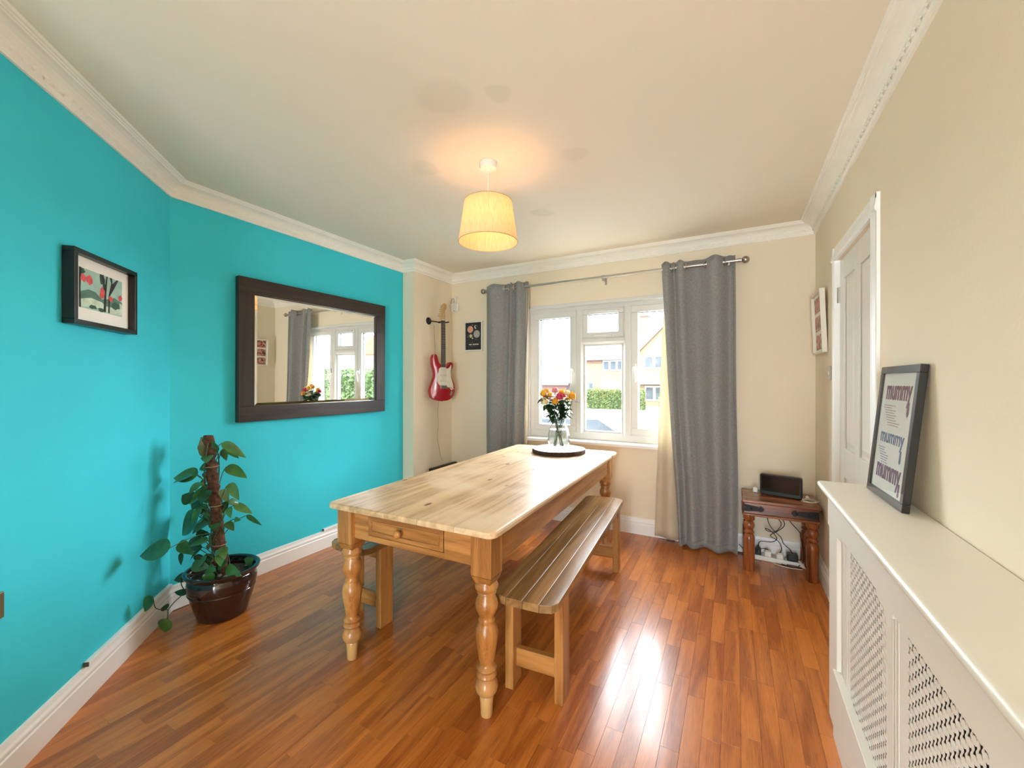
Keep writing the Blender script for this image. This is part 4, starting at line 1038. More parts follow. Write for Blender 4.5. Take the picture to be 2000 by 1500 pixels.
e = empty('power_transformer', (.155, 3.615, .0362), 0, 'black power plug at the left end of the power strip', 'plug')
MB().box(-.018, .018, -.018, .018, 0, .052).build('case', BLACKP, e, bevel=.006); MB().tube([(0, 0, .05), (0, 0, .066)], .006, 8).build('cable_boot', BLACKP, e)
BCAB = mat('black_cable', (.006, .006, .006), .45)
CABS = [([(.155, 3.615, .10), (.17, 3.60, .14), (.24, 3.58, .155), (.27, 3.57, .19), (.235, 3.575, .235), (.20, 3.59, .245), (.215, 3.60, .225), (.265, 3.60, .23), (.30, 3.60, .29), (.27, 3.61, .34), (.25, 3.66, .40)], 'black cable looping up from the leftmost plug'),
        ([(.366, 3.60, .088), (.35, 3.585, .12), (.31, 3.575, .16), (.295, 3.58, .20), (.24, 3.60, .25), (.215, 3.61, .31), (.225, 3.66, .40)], 'black cable rising from the transformer to the table underside'),
        ([(.292, 3.60, .078), (.30, 3.575, .12), (.28, 3.57, .17), (.23, 3.58, .20), (.28, 3.59, .24), (.32, 3.60, .29), (.29, 3.64, .36), (.28, 3.66, .41)], 'black cable tangled in the middle under the side table'),
        ([(.31, 3.66, .41), (.35, 3.62, .32), (.41, 3.60, .25), (.415, 3.60, .22), (.43, 3.60, .15), (.435, 3.59, .06), (.40, 3.57, .012)], 'black cable hanging down beside the right rear leg'),
        ([(.216, 3.60, .085), (.19, 3.575, .10), (.16, 3.56, .09), (.13, 3.57, .05), (.09, 3.6, .02), (.05, 3.63, .06), (.03, 3.66, .07)], 'black cable running left behind the curtain'),
        ([(.30, 3.57, .010), (.34, 3.545, .008), (.38, 3.54, .008), (.42, 3.55, .010), (.38, 3.565, .012), (.33, 3.56, .014)], 'black cable lying in a loop on the floor')]
for pts, lab in CABS:
    tag(MB().tube(spline(pts), .0028, 6).build('power_cable', BCAB, None, smooth=True), lab, 'cable', 'cables under the side table')
for pts, lab in (([(.25, 3.565, .006), (.30, 3.535, .006), (.36, 3.53, .006), (.42, 3.54, .006)], 'white cable lying along the front of the power strip'), ([(.40, 3.575, .05), (.425, 3.56, .035), (.44, 3.545, .012), (.46, 3.53, .006)], 'white cable bending down at the right of the power strip')):
    tag(MB().tube(spline(pts), .004, 6).build('white_cable', WCAB, None, smooth=True), lab, 'cable', 'cables under the side table')

# ------------------------------------------------------------------ potted climbing plant
PX_, PY_ = -2.6, 1.31
pp = empty('potted_plant', (PX_, PY_, 0), 0, 'trailing pothos on a moss pole in a dark brown glazed pot', 'potted plant')
POTM = mat('brown_glaze', (.028, .009, .007), .14, var=.35, vscale=5, coat=.5)
pot = MB().lathe([(.10, 0), (.122, .004), (.130, .03), (.150, .10), (.166, .16), (.170, .20), (.166, .222), (.160, .232), (.172, .240), (.184, .252), (.186, .262), (.178, .268), (.166, .266), (.156, .250), (.152, .225), (.10, .215), (.01, .215)], 44).build('pot', POTM, pp, smooth=True)
MB().torus((0, 0, .150), .163, .004, 'z', 44, 6).build('glaze_band', POTM, pot, smooth=True)
MB().lathe([(.152, .222), (.10, .232), (.002, .236)], 28).build('soil', mat('potting_soil', (.045, .028, .018), .95, var=.5, vscale=60, bump=.8, bscale=90), pp)
rr = random.Random(8)
for k in range(16):
    a = rr.uniform(0, 2 * PI); q = rr.uniform(.04, .13)
    MB().sphere((q * math.cos(a), q * math.sin(a), .238), rr.uniform(.008, .014), 7, 5, (1, 1, .6)).build('pebble', mat('grey_pebble', (.20, .17, .14), .8, var=.3), pp)
p0 = Vector((.0, .0, .22)); p1 = -CR * .085 + Vector((0, 0, 1.02))
mb = MB(); pts = []; rad = []
for k in range(36):
    f = k / 35; pts.append(p0.lerp(p1, f) + Vector((.004 * math.sin(k * 1.7), .004 * math.cos(k * 2.3), 0))); rad.append(.031 + .004 * math.sin(k * 2.1) - .004 * f)
mb.tube(pts, rad, 14)
pole = mb.build('moss_pole', mat('coir_moss', (.115, .045, .020), .95, var=.6, vscale=45, bump=1.0, bscale=130), pp, smooth=True)
fz = MB()
for k in range(420):
    f = rr.random(); p = p0.lerp(p1, f); a = rr.uniform(0, 2 * PI); q = Vector((math.cos(a), math.sin(a), rr.uniform(-.6, .6))); b0 = p + q * .027
    sd_ = Vector((-q.y, q.x, 0)) * .0012; fz.add([b0 - sd_, b0 + sd_, b0 + q * rr.uniform(.008, .018)], [(0, 1, 2)])
fz_ = fz.build('coir_fibre', mat('coir_fibre', (.20, .085, .035), .9), pole); fz_['kind'] = 'stuff'
tie = MB()
for f in (.22, .5, .78): c = p0.lerp(p1, f); tie.torus(c, .036, .0022, 'z', 20, 5)
tie.build('twine', mat('jute', (.35, .26, .15), .9), pole)
VINE = mat('vine_stem', (.045, .075, .02), .5, var=.3)
LV = [mat('pothos_leaf_%d' % k, c, .3, var=.35, vscale=18, trans=.10, coat=.4) for k, c in enumerate([(.035, .115, .025), (.06, .17, .035), (.085, .19, .045), (.025, .075, .022)])]
LEAVES = [(0.191, -0.329, 0.527, 0.047, -0.406, 0.49, 0.078), (-0.075, -0.092, 0.804, -0.205, -0.162, 0.792, 0.071),
(-0.055, -0.024, 0.908, -0.066, -0.082, 1.015, 0.076), (0.074, -0.038, 0.99, 0.181, 0.029, 0.907, 0.041),
(0.064, -0.01, 0.961, 0.154, 0.001, 0.905, 0.033), (-0.047, 0.031, 0.939, -0.021, 0.026, 0.868, 0.039),
(-0.015, 0.027, 0.835, 0.108, 0.074, 0.778, 0.051), (0.026, 0.022, 0.742, 0.115, 0.024, 0.66, 0.042),
(-0.015, -0.001, 0.708, 0.011, 0.025, 0.628, 0.038), (-0.104, -0.064, 0.842, -0.021, -0.017, 0.838, 0.046),
(-0.128, -0.057, 0.715, -0.025, -0.053, 0.644, 0.077), (-0.174, -0.07, 0.64, -0.222, -0.106, 0.677, 0.064),
(-0.07, -0.076, 0.672, -0.066, -0.128, 0.616, 0.054), (-0.162, -0.049, 0.546, -0.24, -0.11, 0.441, 0.129),
(-0.123, -0.048, 0.548, -0.038, 0.011, 0.497, 0.047), (0.012, 0.025, 0.629, -0.071, -0.004, 0.547, 0.038),
(0.057, 0.005, 0.653, 0.099, 0.034, 0.63, 0.029), (0.077, 0.022, 0.626, 0.153, 0.081, 0.575, 0.038),
(0.086, 0.086, 0.55, 0.201, 0.099, 0.509, 0.021), (0.091, -0.012, 0.624, 0.132, -0.03, 0.574, 0.033),
(-0.187, -0.049, 0.443, -0.097, -0.022, 0.442, 0.035), (-0.141, -0.07, 0.437, -0.107, -0.085, 0.351, 0.055),
(-0.213, -0.125, 0.404, -0.113, -0.097, 0.351, 0.051), (-0.176, -0.127, 0.357, -0.173, -0.135, 0.286, 0.021),
(-0.049, -0.026, 0.451, -0.071, -0.023, 0.37, 0.034), (-0.141, -0.062, 0.332, -0.135, -0.042, 0.266, 0.043),
(-0.127, -0.031, 0.281, -0.103, 0.004, 0.315, 0.051), (-0.076, -0.12, 0.305, -0.001, -0.068, 0.288, 0.049),
(0.06, -0.097, 0.284, 0.068, -0.105, 0.224, 0.048), (0.057, -0.052, 0.294, 0.092, -0.024, 0.323, 0.049),
(0.105, -0.031, 0.296, 0.218, -0.022, 0.268, 0.045), (0.085, 0.083, 0.264, 0.103, 0.114, 0.294, 0.051),
(0.039, -0.102, 0.297, 0.105, -0.09, 0.303, 0.04), (-0.119, -0.123, 0.235, -0.153, -0.175, 0.225, 0.041),
(-0.135, -0.116, 0.132, -0.205, -0.153, 0.14, 0.029), (0.039, -0.343, 0.261, -0.003, -0.365, 0.177, 0.044),
(-0.083, -0.227, 0.116, -0.122, -0.247, 0.112, 0.032), (0.01, -0.267, 0.102, -0.01, -0.278, 0.026, 0.057),
(-0.182, -0.044, 0.594, -0.116, -0.025, 0.564, 0.052), (-0.154, -0.026, 0.921, -0.077, -0.017, 0.917, 0.043),
(0.124, -0.002, 0.56, 0.161, 0.009, 0.555, 0.021), (0.035, -0.056, 0.365, 0.097, -0.064, 0.396, 0.025)]
TRAIL = {33, 34, 35, 36, 37}
for i, (ax, ay, az, bx_, by, bz, w) in enumerate(LEAVES):
    A_ = Vector((ax, ay, az)); B_ = Vector((bx_, by, bz))
    upv = (-CF * rr.uniform(.5, 1.1) + Vector((0, 0, rr.uniform(.25, .9))) + CR * rr.uniform(-.3, .3)).normalized()
    lm = LV[[0, 2, 0, 1, 1, 2, 1, 2, 2, 0, 2, 3, 3, 0, 2, 3, 1, 1, 0, 1, 3, 3, 1, 3, 1, 3, 0, 0, 1, 0, 1, 0, 0, 3, 3, 0, 3, 1, 1, 3, 0, 1][i]]
    mb = MB(); leafmesh(mb, A_, B_, w * 1.3, upv, .22, .10)
    lf = mb.build('leaf', lm, pp, smooth=True)
    if i in TRAIL: continue
    # petiole back to the pole, or to the soil for low leaves
    f = max(0, min(1, (az - .10 - .22) / .8)); src = p0.lerp(p1, f) + (Vector((ax, ay, 0)) - Vector((p0.lerp(p1, f).x, p0.lerp(p1, f).y, 0))).normalized() * .028
    if i == 0: src = p0.lerp(p1, .3)
    midp = (src + A_) / 2 + Vector((0, 0, .02))
    MB().tube(spline([src, midp, A_], 5), .0022, 5).build('petiole', VINE, lf, smooth=True)
for k in range(26):
    f = rr.uniform(.05, .95); p = p0.lerp(p1, f); a = rr.uniform(PI * .75, PI * 2.1); q = Vector((math.cos(a), math.sin(a), 0))
    A_ = p + q * rr.uniform(.05, .10) + Vector((0, 0, rr.uniform(.0, .04))); ln_ = rr.uniform(.06, .10)
    B_ = A_ + (q * .7 + Vector((0, 0, rr.uniform(-1.0, .1)))).normalized() * ln_
    mb = MB(); leafmesh(mb, A_, B_, ln_ * .68, (q * .6 + Vector((0, 0, 1)) - CF * .4).normalized(), .22, .12); lf = mb.build('leaf', LV[rr.randrange(4)], pp, smooth=True)
    MB().tube(spline([p + q * .028 - Vector((0, 0, .03)), (p + A_) / 2 + q * .02, A_], 4), .002, 5).build('petiole', VINE, lf, smooth=True)
tr_ = [(-.05, -.10, .25), (-.09, -.16, .262), (-.119, -.150, .245), (-.125, -.15, .20), (-.12, -.14, .15), (-.11, -.19, .12), (-.083, -.227, .105), (-.03, -.25, .11), (.01, -.267, .102)]
MB().tube(spline(tr_, 5), .0026, 6).build('trailing_vine', VINE, pp, smooth=True)
MB().tube(spline([(-.083, -.227, .105), (-.03, -.30, .16), (.03, -.335, .24), (.039, -.343, .261)], 5), .002, 6).build('trailing_vine', VINE, pp, smooth=True)
for q0, q1, sw in ((.05, .95, 1), (.12, .88, -1), (.02, .7, 2.2)):
    pts = []
    for k in range(40):
        f = q0 + (q1 - q0) * k / 39; p = p0.lerp(p1, f); a = sw * 5 * f + sw; pts.append(p + Vector((math.cos(a), math.sin(a), 0)) * .038)
    MB().tube(pts, .0036, 6).build('climbing_vine', VINE, pp, smooth=True)

# ------------------------------------------------------------------ radiator cover
RCP = mat('cream_white_cover_paint', srgb(232, 228, 216), .4, var=.012)
CX0, CY1, CY0, CZT = .338, 2.085, .28, .925
rc = empty('radiator_cover', (0, 0, 0), 0, 'white painted radiator cover with pierced lattice panels along the right wall', 'radiator cover')
tp_ = [(XR - .004, CZT - .026), (CX0 - .027, CZT - .026), (CX0 - .033, CZT - .0245), (CX0 - .0375, CZT - .020), (CX0 - .039, CZT - .013), (CX0 - .0375, CZT - .006), (CX0 - .033, CZT - .0015), (CX0 - .027, CZT), (XR - .004, CZT)]
MB().prism(tp_, CY0 - .02, CY1 + .012, 'y').build('top_shelf', RCP, rc, smooth=True)
XI = CX0 + .016
MB().box(XI, XR - .02, CY1 - .016, CY1, 0, CZT - .0265).build('end_panel', RCP, rc)
MB().box(XI, XR - .02, CY0, CY0 + .016, 0, CZT - .0265).build('end_panel', RCP, rc)
PZ0, PZ1 = .235, .785
OPEN = [(1.415, 1.800), (.865, 1.265), (.36, .72)]
edges = [CY1] + [v for a, b_ in OPEN for v in (b_, a)] + [CY0]
for k in range(0, len(edges), 2):
    MB().box(CX0 + .0116, XI + .004, edges[k + 1], edges[k] if k else CY1 - .0165, 0, CZT - .0265).build('stile', RCP, rc, bevel=.001)
for yc in ((1.845, 1.870, 1.895), (1.322, 1.342, 1.362), (.775, .795, .815)):
    for y in yc: MB().box(CX0 + .0095, CX0 + .0116, y - .004, y + .004, .253, PZ1 - .016).build('fluting_strip', RCP, rc, bevel=.002)
# far corner post
MB().box(CX0 - .004, CX0 + .012, 1.93, CY1 - .0165, .0, CZT - .027).build('corner_post', RCP, rc, bevel=.003)
# shaped top rail with notches at every stile
def notch_rail(zedge, zfar, sgn):
    pts = [(CY1 - .04, zfar)]
    line = []
    for a, b_ in OPEN:
        line += [(b_ + .075, zedge - sgn * .018), (b_ + .030, zedge - sgn * .018), (b_ + .018, zedge - sgn * .012), (b_ + .010, zedge), (a - .004, zedge), (a - .012, zedge - sgn * .012), (a - .03, zedge - sgn * .018)]
    pts += [(CY1 - .04, zedge - sgn * .018)] + line + [(CY0 + .01, zedge - sgn * .018), (CY0 + .01, zfar)]
    return pts
MB().prism(notch_rail(PZ1 + .0, CZT - .0265, 1), CX0 - .012, CX0 + .0115, 'x').build('top_rail', RCP, rc, bevel=.0015)
foot = [(CY1 - .14, .245), (CY0 + .02, .245), (CY0 + .02, .0), (CY0 + .16, 0), (CY0 + .19, .06), (CY0 + .24, .085), (CY1 - .40, .085), (CY1 - .34, .06), (CY1 - .31, .0), (CY1 - .14, .0)]
MB().prism(foot, CX0 - .012, CX0 + .0115, 'x').build('bottom_rail', RCP, rc, bevel=.0015)
MB().box(CX0 - .014, CX0 + .0115, CY0 + .02, CY1 - .14, .2455, .252).build('rail_bead', RCP, rc, bevel=.002)


def lattice(y0, y1, z0, z1):
    cw, ch = .0180, .0325
    ny = round((y1 - y0) / cw); nz = round((z1 - z0) / ch); cw = (y1 - y0) / ny; ch = (z1 - z0) / nz
    hole = [(-.34, -.40), (-.12, -.28), (.12, -.28), (.34, -.40), (.40, -.30), (.16, -.04), (.16, .04), (.40, .30), (.34, .40), (.12, .28), (-.12, .28), (-.34, .40), (-.40, .30), (-.16, .04), (-.16, -.04), (-.40, -.30)]
    def outer(h):
        s_ = .5 / max(abs(h[0]), abs(h[1])); return (h[0] * s_, h[1] * s_)
    outr = [(-.5, -.5), (-.12, -.5), (.12, -.5), (.5, -.5), (.5, -.3), (.5, -.04), (.5, .04), (.5, .3), (.5, .5), (.12, .5), (-.12, .5), (-.5, .5), (-.5, .3), (-.5, .04), (-.5, -.04), (-.5, -.3)]
    mb = MB(); n = 16
    for i in range(ny):
        odd = i % 2; cy = y0 + (i + .5) * cw
        for j in range(nz - odd):
            cz = z0 + (j + .5 + .5 * odd) * ch
            V = [(0, cy + a * cw, cz + b_ * ch) for a, b_ in outr] + [(0, cy + a * cw * 1.18, cz + b_ * ch * .96) for a, b_ in hole]
            mb.add(V, [(k, (k + 1) % n, n + (k + 1) % n, n + k) for k in range(n)])
        if odd:
            for a, b_ in ((z0, z0 + ch / 2), (z1 - ch / 2, z1)): mb.add([(0, cy - cw / 2, a), (0, cy + cw / 2, a), (0, cy + cw / 2, b_), (0, cy - cw / 2, b_)], [(0, 1, 2, 3)])
    return mb


for a, b_ in OPEN:
    lt = lattice(a, b_, PZ0, PZ1)
    lt.xf(Matrix.Translation((CX0 + .012, 0, 0)))
    lt.build('lattice_panel', RCP, rc, solid=.0016)
# radiator behind the lattice; near-black colour stands in for shade inside the cover
rdm = mat('radiator_painted_shade', (.03, .028, .026), .5)
ra = empty('radiator', (.47, 0, 0), 0, 'panel radiator hidden behind the cover lattice, coloured dark for the shade inside', 'radiator')
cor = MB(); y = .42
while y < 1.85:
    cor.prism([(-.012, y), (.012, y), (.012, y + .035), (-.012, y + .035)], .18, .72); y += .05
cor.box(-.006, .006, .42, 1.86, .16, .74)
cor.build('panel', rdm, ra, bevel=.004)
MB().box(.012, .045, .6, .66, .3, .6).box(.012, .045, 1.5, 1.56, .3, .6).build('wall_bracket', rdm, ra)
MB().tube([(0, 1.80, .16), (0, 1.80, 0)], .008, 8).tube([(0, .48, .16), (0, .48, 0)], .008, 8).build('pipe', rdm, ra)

# ------------------------------------------------------------------ leaning mummy print
mp_ = empty('framed_print', (.447, 1.862, CZT + .001), 0, 'dark grey framed mummy lettering print leaning on the radiator cover', 'picture')
lean = math.radians(5.7)
# local: x right as seen from the room (towards the camera = -y world), y = back to the wall, z up
M_ = Matrix.Translation((.447, 1.862, CZT + .001)) @ Matrix.Rotation(math.radians(-90 + 1.5), 4, 'Z') @ Matrix.Rotation(-lean, 4, 'X')
mp_.matrix_world = M_
w, h, fb, dp = .172, .462, .026, .020
DGF = mat('charcoal_frame', (.012, .013, .014), .22, var=.15, coat=.4)
MB().box(-w, w, 0, dp, 0, fb).box(-w, w, 0, dp, h - fb, h).box(-w, -w + fb, 0, dp, fb, h - fb).box(w - fb, w, 0, dp, fb, h - fb).build('frame', DGF, mp_, bevel=.002)
pr = MB().box(-w + fb, w - fb, .006, .012, fb, h - fb).build('print', mat('cream_paper', srgb(240, 233, 225), .8, var=.03, vscale=12), mp_)
PUR = mat('print_plum', srgb(140, 92, 104), .8, var=.3, vscale=90); BLU = mat('print_blue', srgb(110, 122, 156), .8, var=.35, vscale=90); MAU = mat('print_mauve', srgb(128, 88, 122), .8, var=.25, vscale=90); RED_ = mat('print_faded_red', srgb(176, 120, 122), .8, var=.2, vscale=90)
def T(x, z): return Matrix.Translation((x, .0055, z)) @ Matrix.Rotation(PI / 2, 4, 'X')
text('lettering', 'mummy', .068, PUR, pr, T(.004, .376) @ Matrix.Diagonal((1.0, 1.45, 1, 1)), .0016)
text('lettering', 'mummy', .066, BLU, pr, T(-.004, .215) @ Matrix.Diagonal((1.0, 1.1, 1, 1)), .0006)
text('lettering', 'mummy', .068, MAU, pr, T(.000, .098) @ Matrix.Diagonal((1.0, 1.45, 1, 1)), .0016)
rr = random.Random(2)
for z0, n, mm, ww in ((.322, 9, RED_, .105), (.172, 7, BLU, .08)):
    ln_ = MB()
    for k in range(n):
        a = -.115 + k * .007 + rr.uniform(-.004, .004); L_ = ww * rr.uniform(.7, 1.05)
        ln_.box(a, a + L_, .0052, .0056, z0 - k * .0085, z0 - k * .0085 + .0022)
    ln_.build('printed_lines', mm, pr)
for x, z, mm, s in ((.100, .320, PUR, 1), (.088, .160, BLU, .8), (.108, .055, MAU, .8)):
    ln_ = MB().prism([(x - .007 * s, z + .02), (x + .007 * s, z + .02), (x + .009 * s, z - .018), (x, z - .030 * s), (x - .009 * s, z - .018)], .0052, .0056, 'y'); ln_.build('printed_drip', mm, pr)
MB().box(-w + fb, w - fb, .0035, .0042, fb, h - fb).build('glazing', GLASS, mp_)

# ------------------------------------------------------------------ photo collage and switch on the right wall
pcg = empty('photo_collage', (XR, 3.425, 1.725), 0, 'white framed photo collage on the wall between door and corner', 'picture')
pcg.rotation_euler = (0, math.radians(-2.2), 0)
w, h = .175, .205
MB().box(-.038, -.010, -w, w, h - .012, h).box(-.038, -.010, -w, w, -h, -h + .012).box(-.038, -.010, -w, -w + .012, -h + .012, h - .012).box(-.038, -.010, w - .012, w, -h + .012, h - .012).build('frame', WF, pcg, bevel=.001)
MB().box(-.020, -.014, -w + .012, w - .012, -h + .012, h - .012).build('mount', PAPER, pcg)
m, t, b, o = nt('family_photos'); L = t.links.new
tc = N(t, 'TexCoord'); no = N(t, 'TexNoise'); no.inputs['Scale'].default_value = 34; no.inputs['Detail'].default_value = 3; oi = N(t, 'ObjectInfo'); ad = N(t, 'VectorMath'); ad.operation = 'ADD'; L(tc.outputs['Object'], ad.inputs[0]); L(oi.outputs['Random'], ad.inputs[1]); L(ad.outputs[0], no.inputs['Vector'])
r = N(t, 'ValToRGB'); cr = r.color_ramp; cr.elements[0].position = .36; cr.elements[0].color = rgb(srgb(70, 40, 42)); cr.elements[1].position = .64; cr.elements[1].color = rgb(srgb(225, 190, 180)); e_ = cr.elements.new(.48); e_.color = rgb(srgb(176, 92, 82)); e2 = cr.elements.new(.56); e2.color = rgb(srgb(205, 150, 135))
L(no.outputs[0], r.inputs[0]); L(r.outputs[0], b.inputs['Base Color']); b.inputs['Roughness'].default_value = .4
for zc in (.125, .0, -.125):
    for yc in (.075, -.075):
        MB().box(-.0212, -.0205, yc - .068, yc + .068, zc - .05, zc + .05).build('photo', m, pcg)
sw = empty('light_switch', (XR, 3.190, 1.385), 0, 'brushed metal light switch beside the door frame', 'light switch')
MB().box(-.007, 0, -.043, .043, -.043, .043).build('plate', STEEL, sw, bevel=.003)
MB().box(-.012, -.006, -.008, .008, -.012, .012).build('rocker', WHITEP, sw, bevel=.002)

# wall socket low on the angled wall and cable trunking on the skirtings
def onA(s, off, z):   # point on the angled wall, s metres from the mirror-wall corner
    return Vector((CA[0], CA[1], 0)) - wa * s + wn * off + Vector((0, 0, z))
MA = lambda p: Matrix(((-wa.x, wn.x, 0, p.x), (-wa.y, wn.y, 0, p.y), (0, 0, 1, p.z), (0, 0, 0, 1)))
so = empty('wall_socket', (0, 0, 0), 0, 'brass-toned socket plate at the left edge of the angled wall', 'socket'); so.matrix_world = MA(onA(1.156, 0, .60))
MB().box(-.060, .060, 0, .008, -.043, .043).build('plate', mat('antique_brass', (.30, .25, .15), .35, metal=.8), so, bevel=.003)
MB().box(-.022, .022, .008, .011, -.012, .012).build('insert', BLACKP, so, bevel=.002)
tk = empty('cable_trunking', (0, 0, 0), 0, 'white cable trunking on the skirting of the angled wall', 'cable trunking'); tk.matrix_world = MA(onA(.37, .008, .140))
MB().box(-.355, .345, -.008, .012, .0005, .020).build('channel', TRIMW, tk, bevel=.002)
MB().box(.345, .348, -.007, .011, .001, .019).build('open_end', mat('shadow_gap_grey', (.10, .08, .06), .8), tk)
tk = empty('cable_trunking', (XB + .008, 2.62, .140), 0, 'white cable trunking on the skirting below the mirror', 'cable trunking')
MB().box(-.008, .012, -.43, .46, .0005, .020).build('channel', TRIMW, tk, bevel=.002)
MB().box(-.007, .011, -.433, -.430, .001, .019).build('open_end', MATS['shadow_gap_grey'], tk)

# ------------------------------------------------------------------ outdoors
GZ = -.70
ROADM = mat('pale_road', (.24, .235, .23), .9, var=.15, vscale=.8)
struct(MB().box(-70, 50, YW + .27, 90, GZ - .3, GZ).build('ground_outside', ROADM), 'pale road and pavement outside')
GRASSM = mat('lawn', (.045, .07, .018), .9, var=.4, vscale=3)
struct(MB().box(-34, 12, 29.0, 36.0, GZ, GZ + .06).build('lawn_outside', GRASSM), 'front gardens across the road')
struct(MB().box(-34, 40, 27.2, 29.0, GZ, GZ + .10).build('pavement_outside', mat('concrete_pavement', (.22, .21, .20), .9, var=.1, vscale=2)), 'pavement across the road')
BRK = brickmat('yellow_stock_brick', (.070, .040, .018), (.090, .052, .024), (.10, .082, .058))
BRK2 = brickmat('red_brick', (.066, .025, .016), (.085, .033, .021), (.09, .068, .055))
ROOFM = mat('clay_roof_tiles', (.085, .068, .045), .9, var=.2, vscale=1.2)
UP2 = mat('white_house_trim', (.24, .24, .24), .6, var=.02)
DGL = mat('dark_house_glass', (.028, .032, .036), .5, var=.3, vscale=2, spec=.1)


def hwin(parent, x0, x1, z0, z1, y, n=3, face=-1, axis='y'):
    w_ = MB().box(x0, x1, y - .06, y + .02, z0, z1).build('window', UP2, parent)
    k = (x1 - x0) / n
    for i in range(n): MB().box(x0 + i * k + .09, x0 + (i + 1) * k - .09, y - .066, y - .060, z0 + .12, z1 - .12).build('pane', DGL, w_)
    return w_


# brick house opposite: main range plus a projecting gable wing
HY = 37.0
hs_ = empty('brick_house', (-8.5, HY, GZ), 0, 'yellow brick house with projecting gable seen through the window', 'house')
EZ = 4.2
MB().box(-4.2, 4.0, 0, 6, 0, EZ).build('wall', BRK, hs_)
MB().prism([(-.35, EZ - .1), (3, EZ + 2.9), (6.35, EZ - .1)], -4.5, 6.4, 'x').build('roof', ROOFM, hs_)
MB().box(-4.2, -2.1, -.06, 0, EZ - .45, EZ - .16).build('brick_band', BRK2, hs_)
MB().box(-4.4, 1.2, -.42, -.30, EZ - .20, EZ - .10).build('gutter', mat('dark_gutter', (.03, .025, .02), .6), hs_)
wing = MB().prism([(1.35, 0), (6.35, 0), (6.35, EZ + .2), (3.85, EZ + 2.7), (1.35, EZ + .2)], -1.6, 4, 'y').build('gable_wing', BRK, hs_)
VERGE = mat('dark_verge', (.035, .022, .015), .9)
for sg, x0 in ((-1, 1.35), (1, 6.35)):
    MB().prism([(x0 + sg * .25, EZ - .05), (3.85, EZ + 2.7), (3.85, EZ + 2.82), (x0 + sg * .25, EZ + .07)], -1.8, 4, 'y').build('wing_roof', VERGE, wing)
ch = MB().box(.65, 1.45, 2.6, 3.4, EZ + 2.4, EZ + 3.9).build('chimney', BRK2, hs_)
MB().box(.57, 1.53, 2.52, 3.48, EZ + 3.9, EZ + 4.0).build('chimney_cap', VERGE, ch)
for px in (.85, 1.25): MB().lathe([(.12, EZ + 4.0), (.10, EZ + 4.4)], 10, (px, 3, 0)).build('chimney_pot', ROOFM, ch)
hwin(hs_, -2.05, -.15, 3.02, 3.98, 0, 3); hwin(hs_, -3.95, -2.9, .75, 2.05, 0, 2)
hwin(hs_, 1.85, 4.3, 3.10, 4.22, -1.6, 3); hwin(hs_, 1.95, 4.2, .48, 1.70, -1.6, 3)
MB().box(-2.05, -.15, -.75, -.02, 1.15, 2.05).build('white_bay', UP2, hs_)
MB().box(1.5, 4.6, -2.3, -1.6, 1.84, 2.05).build('porch_canopy', UP2, hs_)

# low bungalow further left
lb = empty('bungalow', (-18.8, 40.0, GZ), 0, 'low red-brick bungalow with shallow roof behind the roses', 'bungalow')
MB().box(-4.5, 3.6, 0, 6, 0, 1.9).build('wall', BRK2, lb)
MB().prism([(-.5, 1.85), (3, 3.6), (6.5, 1.85)], -4.9, 4.0, 'x').build('roof', ROOFM, lb)
MB().box(-4.9, 4.0, -.62, -.5, 1.72, 1.9).build('fascia', UP2, lb)
hwin(lb, -1.5, .8, .5, 1.5, 0, 3)
# house seen in the mirror, on the right of the street
h2 = empty('side_house', (26.5, 31.0, GZ), math.radians(-38), 'pale gabled house glimpsed in the mirror through the window', 'house')
MB().box(-4, 4, 0, 7, 0, 4.6).build('wall', brickmat('pale_brick', (.095, .065, .035), (.115, .08, .043), (.11, .09, .065)), h2)
MB().prism([(-4.4, 4.5), (0, 8.1), (4.4, 4.5)], -.3, 7.2, 'y').build('roof', mat('orange_roof_tiles', (.085, .036, .016), .9, var=.2), h2)
hwin(h2, -2.4, -.4, 2.8, 4.0, 0, 2); hwin(h2, .6, 2.6, .7, 2.0, 0, 2)


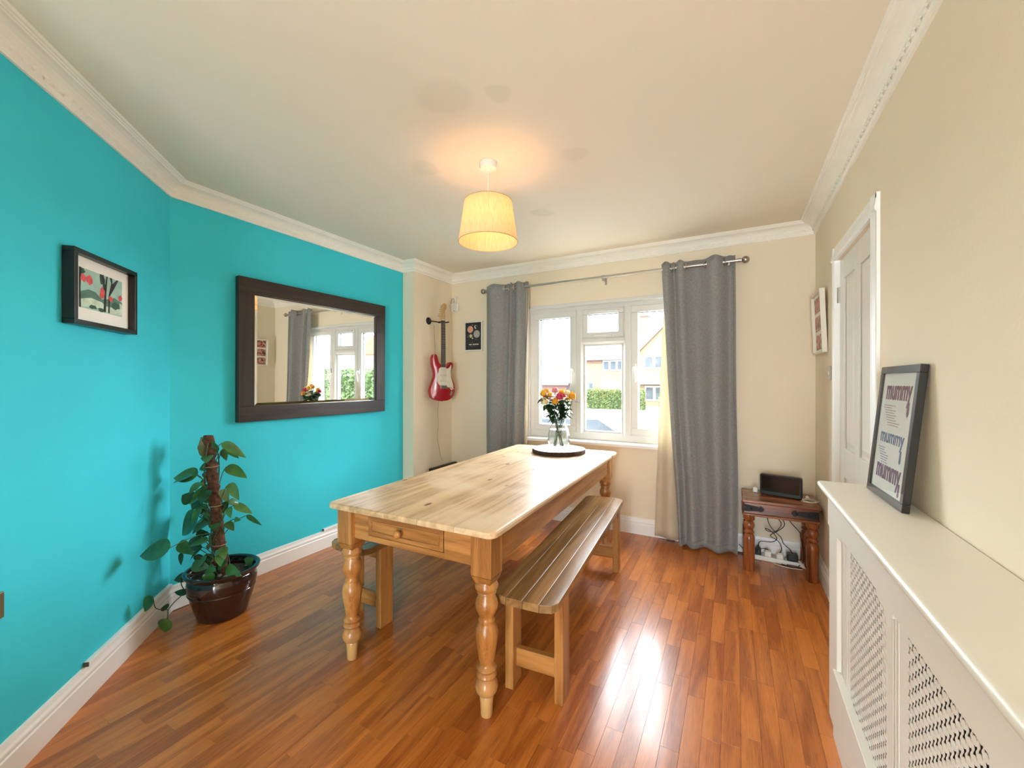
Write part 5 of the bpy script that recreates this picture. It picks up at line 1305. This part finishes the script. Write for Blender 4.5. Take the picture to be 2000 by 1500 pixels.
def foliage(name, label, cat, loc, size, n, m, seed, shape='box', group=None, trunk=None):
    rr = random.Random(seed); e = empty(name, loc, 0, label, cat, group); mb = MB()
    sx, sy, sz = size
    for _ in range(n):
        if shape == 'box':
            p = [rr.uniform(-1, 1), rr.uniform(-1, 1), rr.uniform(0, 1)]
            f = rr.choice((0, 1, 2, 2))
            if f == 0: p[0] = rr.choice((-1, 1))
            elif f == 1: p[1] = rr.choice((-1, -1, 1))
            else: p[2] = 1 if rr.random() < .5 else p[2]; p[1] = -1 if p[2] < 1 else p[1]
            c = Vector((p[0] * sx, p[1] * sy, p[2] * sz + rr.uniform(-.08, .08)))
        else:
            d = Vector((rr.gauss(0, 1), rr.gauss(0, 1), rr.gauss(0, 1))).normalized() * rr.uniform(.75, 1.05)
            c = Vector((d.x * sx, d.y * sy, sz + d.z * sz))
            if trunk: c.z += trunk
        a = Vector((rr.gauss(0, 1), rr.gauss(0, 1), rr.gauss(0, 1))).normalized(); b_ = a.cross(Vector((rr.gauss(0, 1), rr.gauss(0, 1), 1))).normalized(); s = rr.uniform(.6, 1.2) * max(.06, min(sz, sx, 1.6) * .055)
        mb.add([c - a * s, c + b_ * s * .55, c + a * s, c - b_ * s * .55], [(0, 1, 2, 3)])
    lv = mb.build('foliage', m, e); lv['kind'] = 'stuff'
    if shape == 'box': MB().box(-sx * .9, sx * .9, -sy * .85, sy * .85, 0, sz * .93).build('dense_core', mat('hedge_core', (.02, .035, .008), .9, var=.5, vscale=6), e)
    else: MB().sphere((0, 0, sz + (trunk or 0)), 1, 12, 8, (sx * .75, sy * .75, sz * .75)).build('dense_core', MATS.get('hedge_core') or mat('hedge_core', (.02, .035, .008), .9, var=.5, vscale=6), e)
    if trunk: MB().tube([(0, 0, 0), (0, 0, trunk + sz * .5)], [.18, .12], 8).build('trunk', mat('outdoor_trunk', (.08, .06, .04), .9), e)
    return e


HG = mat('hedge_leaves', (.05, .066, .012), .7, var=.45, vscale=5, trans=.2)
HG2 = mat('bright_hedge_leaves', (.04, .07, .015), .7, var=.5, vscale=4, trans=.2)
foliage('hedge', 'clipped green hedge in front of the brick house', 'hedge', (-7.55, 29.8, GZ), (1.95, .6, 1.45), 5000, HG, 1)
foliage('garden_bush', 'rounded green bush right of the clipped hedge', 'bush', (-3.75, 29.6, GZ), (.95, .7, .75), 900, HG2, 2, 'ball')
foliage('garden_hedge', 'tall green garden hedge seen only in the mirror', 'hedge', (8.6, 10.2, GZ), (4.2, .8, 2.3), 12000, HG2, 3)
foliage('street_tree', 'distant tree on the skyline behind the bungalow', 'tree', (-24, 62, GZ), (4.5, 3, 2.0), 900, HG, 4, 'ball', 'distant trees', 1.5)
foliage('street_tree', 'tree behind the side house, seen in the mirror', 'tree', (36, 50, GZ), (2.6, 2.6, 3.4), 900, HG, 6, 'ball', 'distant trees', 5)
# timber post seen in the mirror
tag(MB().lathe([(.14, GZ), (.11, 6.6), (.10, 6.7)], 12, (6.9, 7.9, 0)).build('telegraph_pole', mat('weathered_pole', (.22, .20, .18), .9, var=.2), None), 'pale telegraph pole standing by the garden hedge', 'pole')


def car(loc, rz, c, name, label):
    e = empty('parked_car', loc, rz, label, 'car', 'cars parked outside the window')
    cm = mat('car_paint_' + name, c, .2, var=.02, coat=.6)
    side = [(-2.0, .30), (-2.02, .62), (-1.9, .82), (-1.05, .92), (-.45, 1.36), (.95, 1.40), (1.65, .98), (1.98, .88), (2.02, .35), (1.6, .25), (-1.6, .25)]
    MB().prism(side, -.82, .82, 'y').build('body', cm, e, bevel=.08, seg=3)
    gl_ = [(-.95, .93), (-.42, 1.31), (.90, 1.34), (1.48, .97)]
    MB().prism(gl_, -.832, -.822, 'y').build('side_window', DGL, e); MB().prism(gl_, .822, .832, 'y').build('side_window', DGL, e)
    MB().add([(-1.05, -.70, .945), (-1.05, .70, .945), (-.50, .62, 1.345), (-.50, -.62, 1.345)], [(0, 1, 2, 3)]).xf(Matrix.Translation((-.03, 0, .012))).build('windscreen', DGL, e, solid=.01)
    for x in (-1.3, 1.3):
        for y in (-.74, .74):
            wl = MB().lathe([(.30, -.09), (.31, 0), (.30, .09)], 20).xf(Matrix.Translation((x, y, .31)) @ Matrix.Rotation(PI / 2, 4, 'X')).build('wheel', BLACKP, e)
            MB().lathe([(.19, -.10), (.19, .10)], 16).xf(Matrix.Translation((x, y, .31)) @ Matrix.Rotation(PI / 2, 4, 'X')).build('hub_cap', STEEL, wl)
    for y in (-.6, .6): MB().box(-2.06, -1.98, y - .16, y + .16, .58, .72).build('headlight', mat('lamp_lens', (.5, .5, .5), .1), e, bevel=.02)
    return e


car((-3.15, 8.2, GZ), math.radians(3), (.065, .068, .075), 'silver', 'silver car parked outside, roof just above the sill')
car((.30, 5.75, GZ), math.radians(2), (.010, .065, .14), 'blue', 'blue car parked outside, nearest the window')
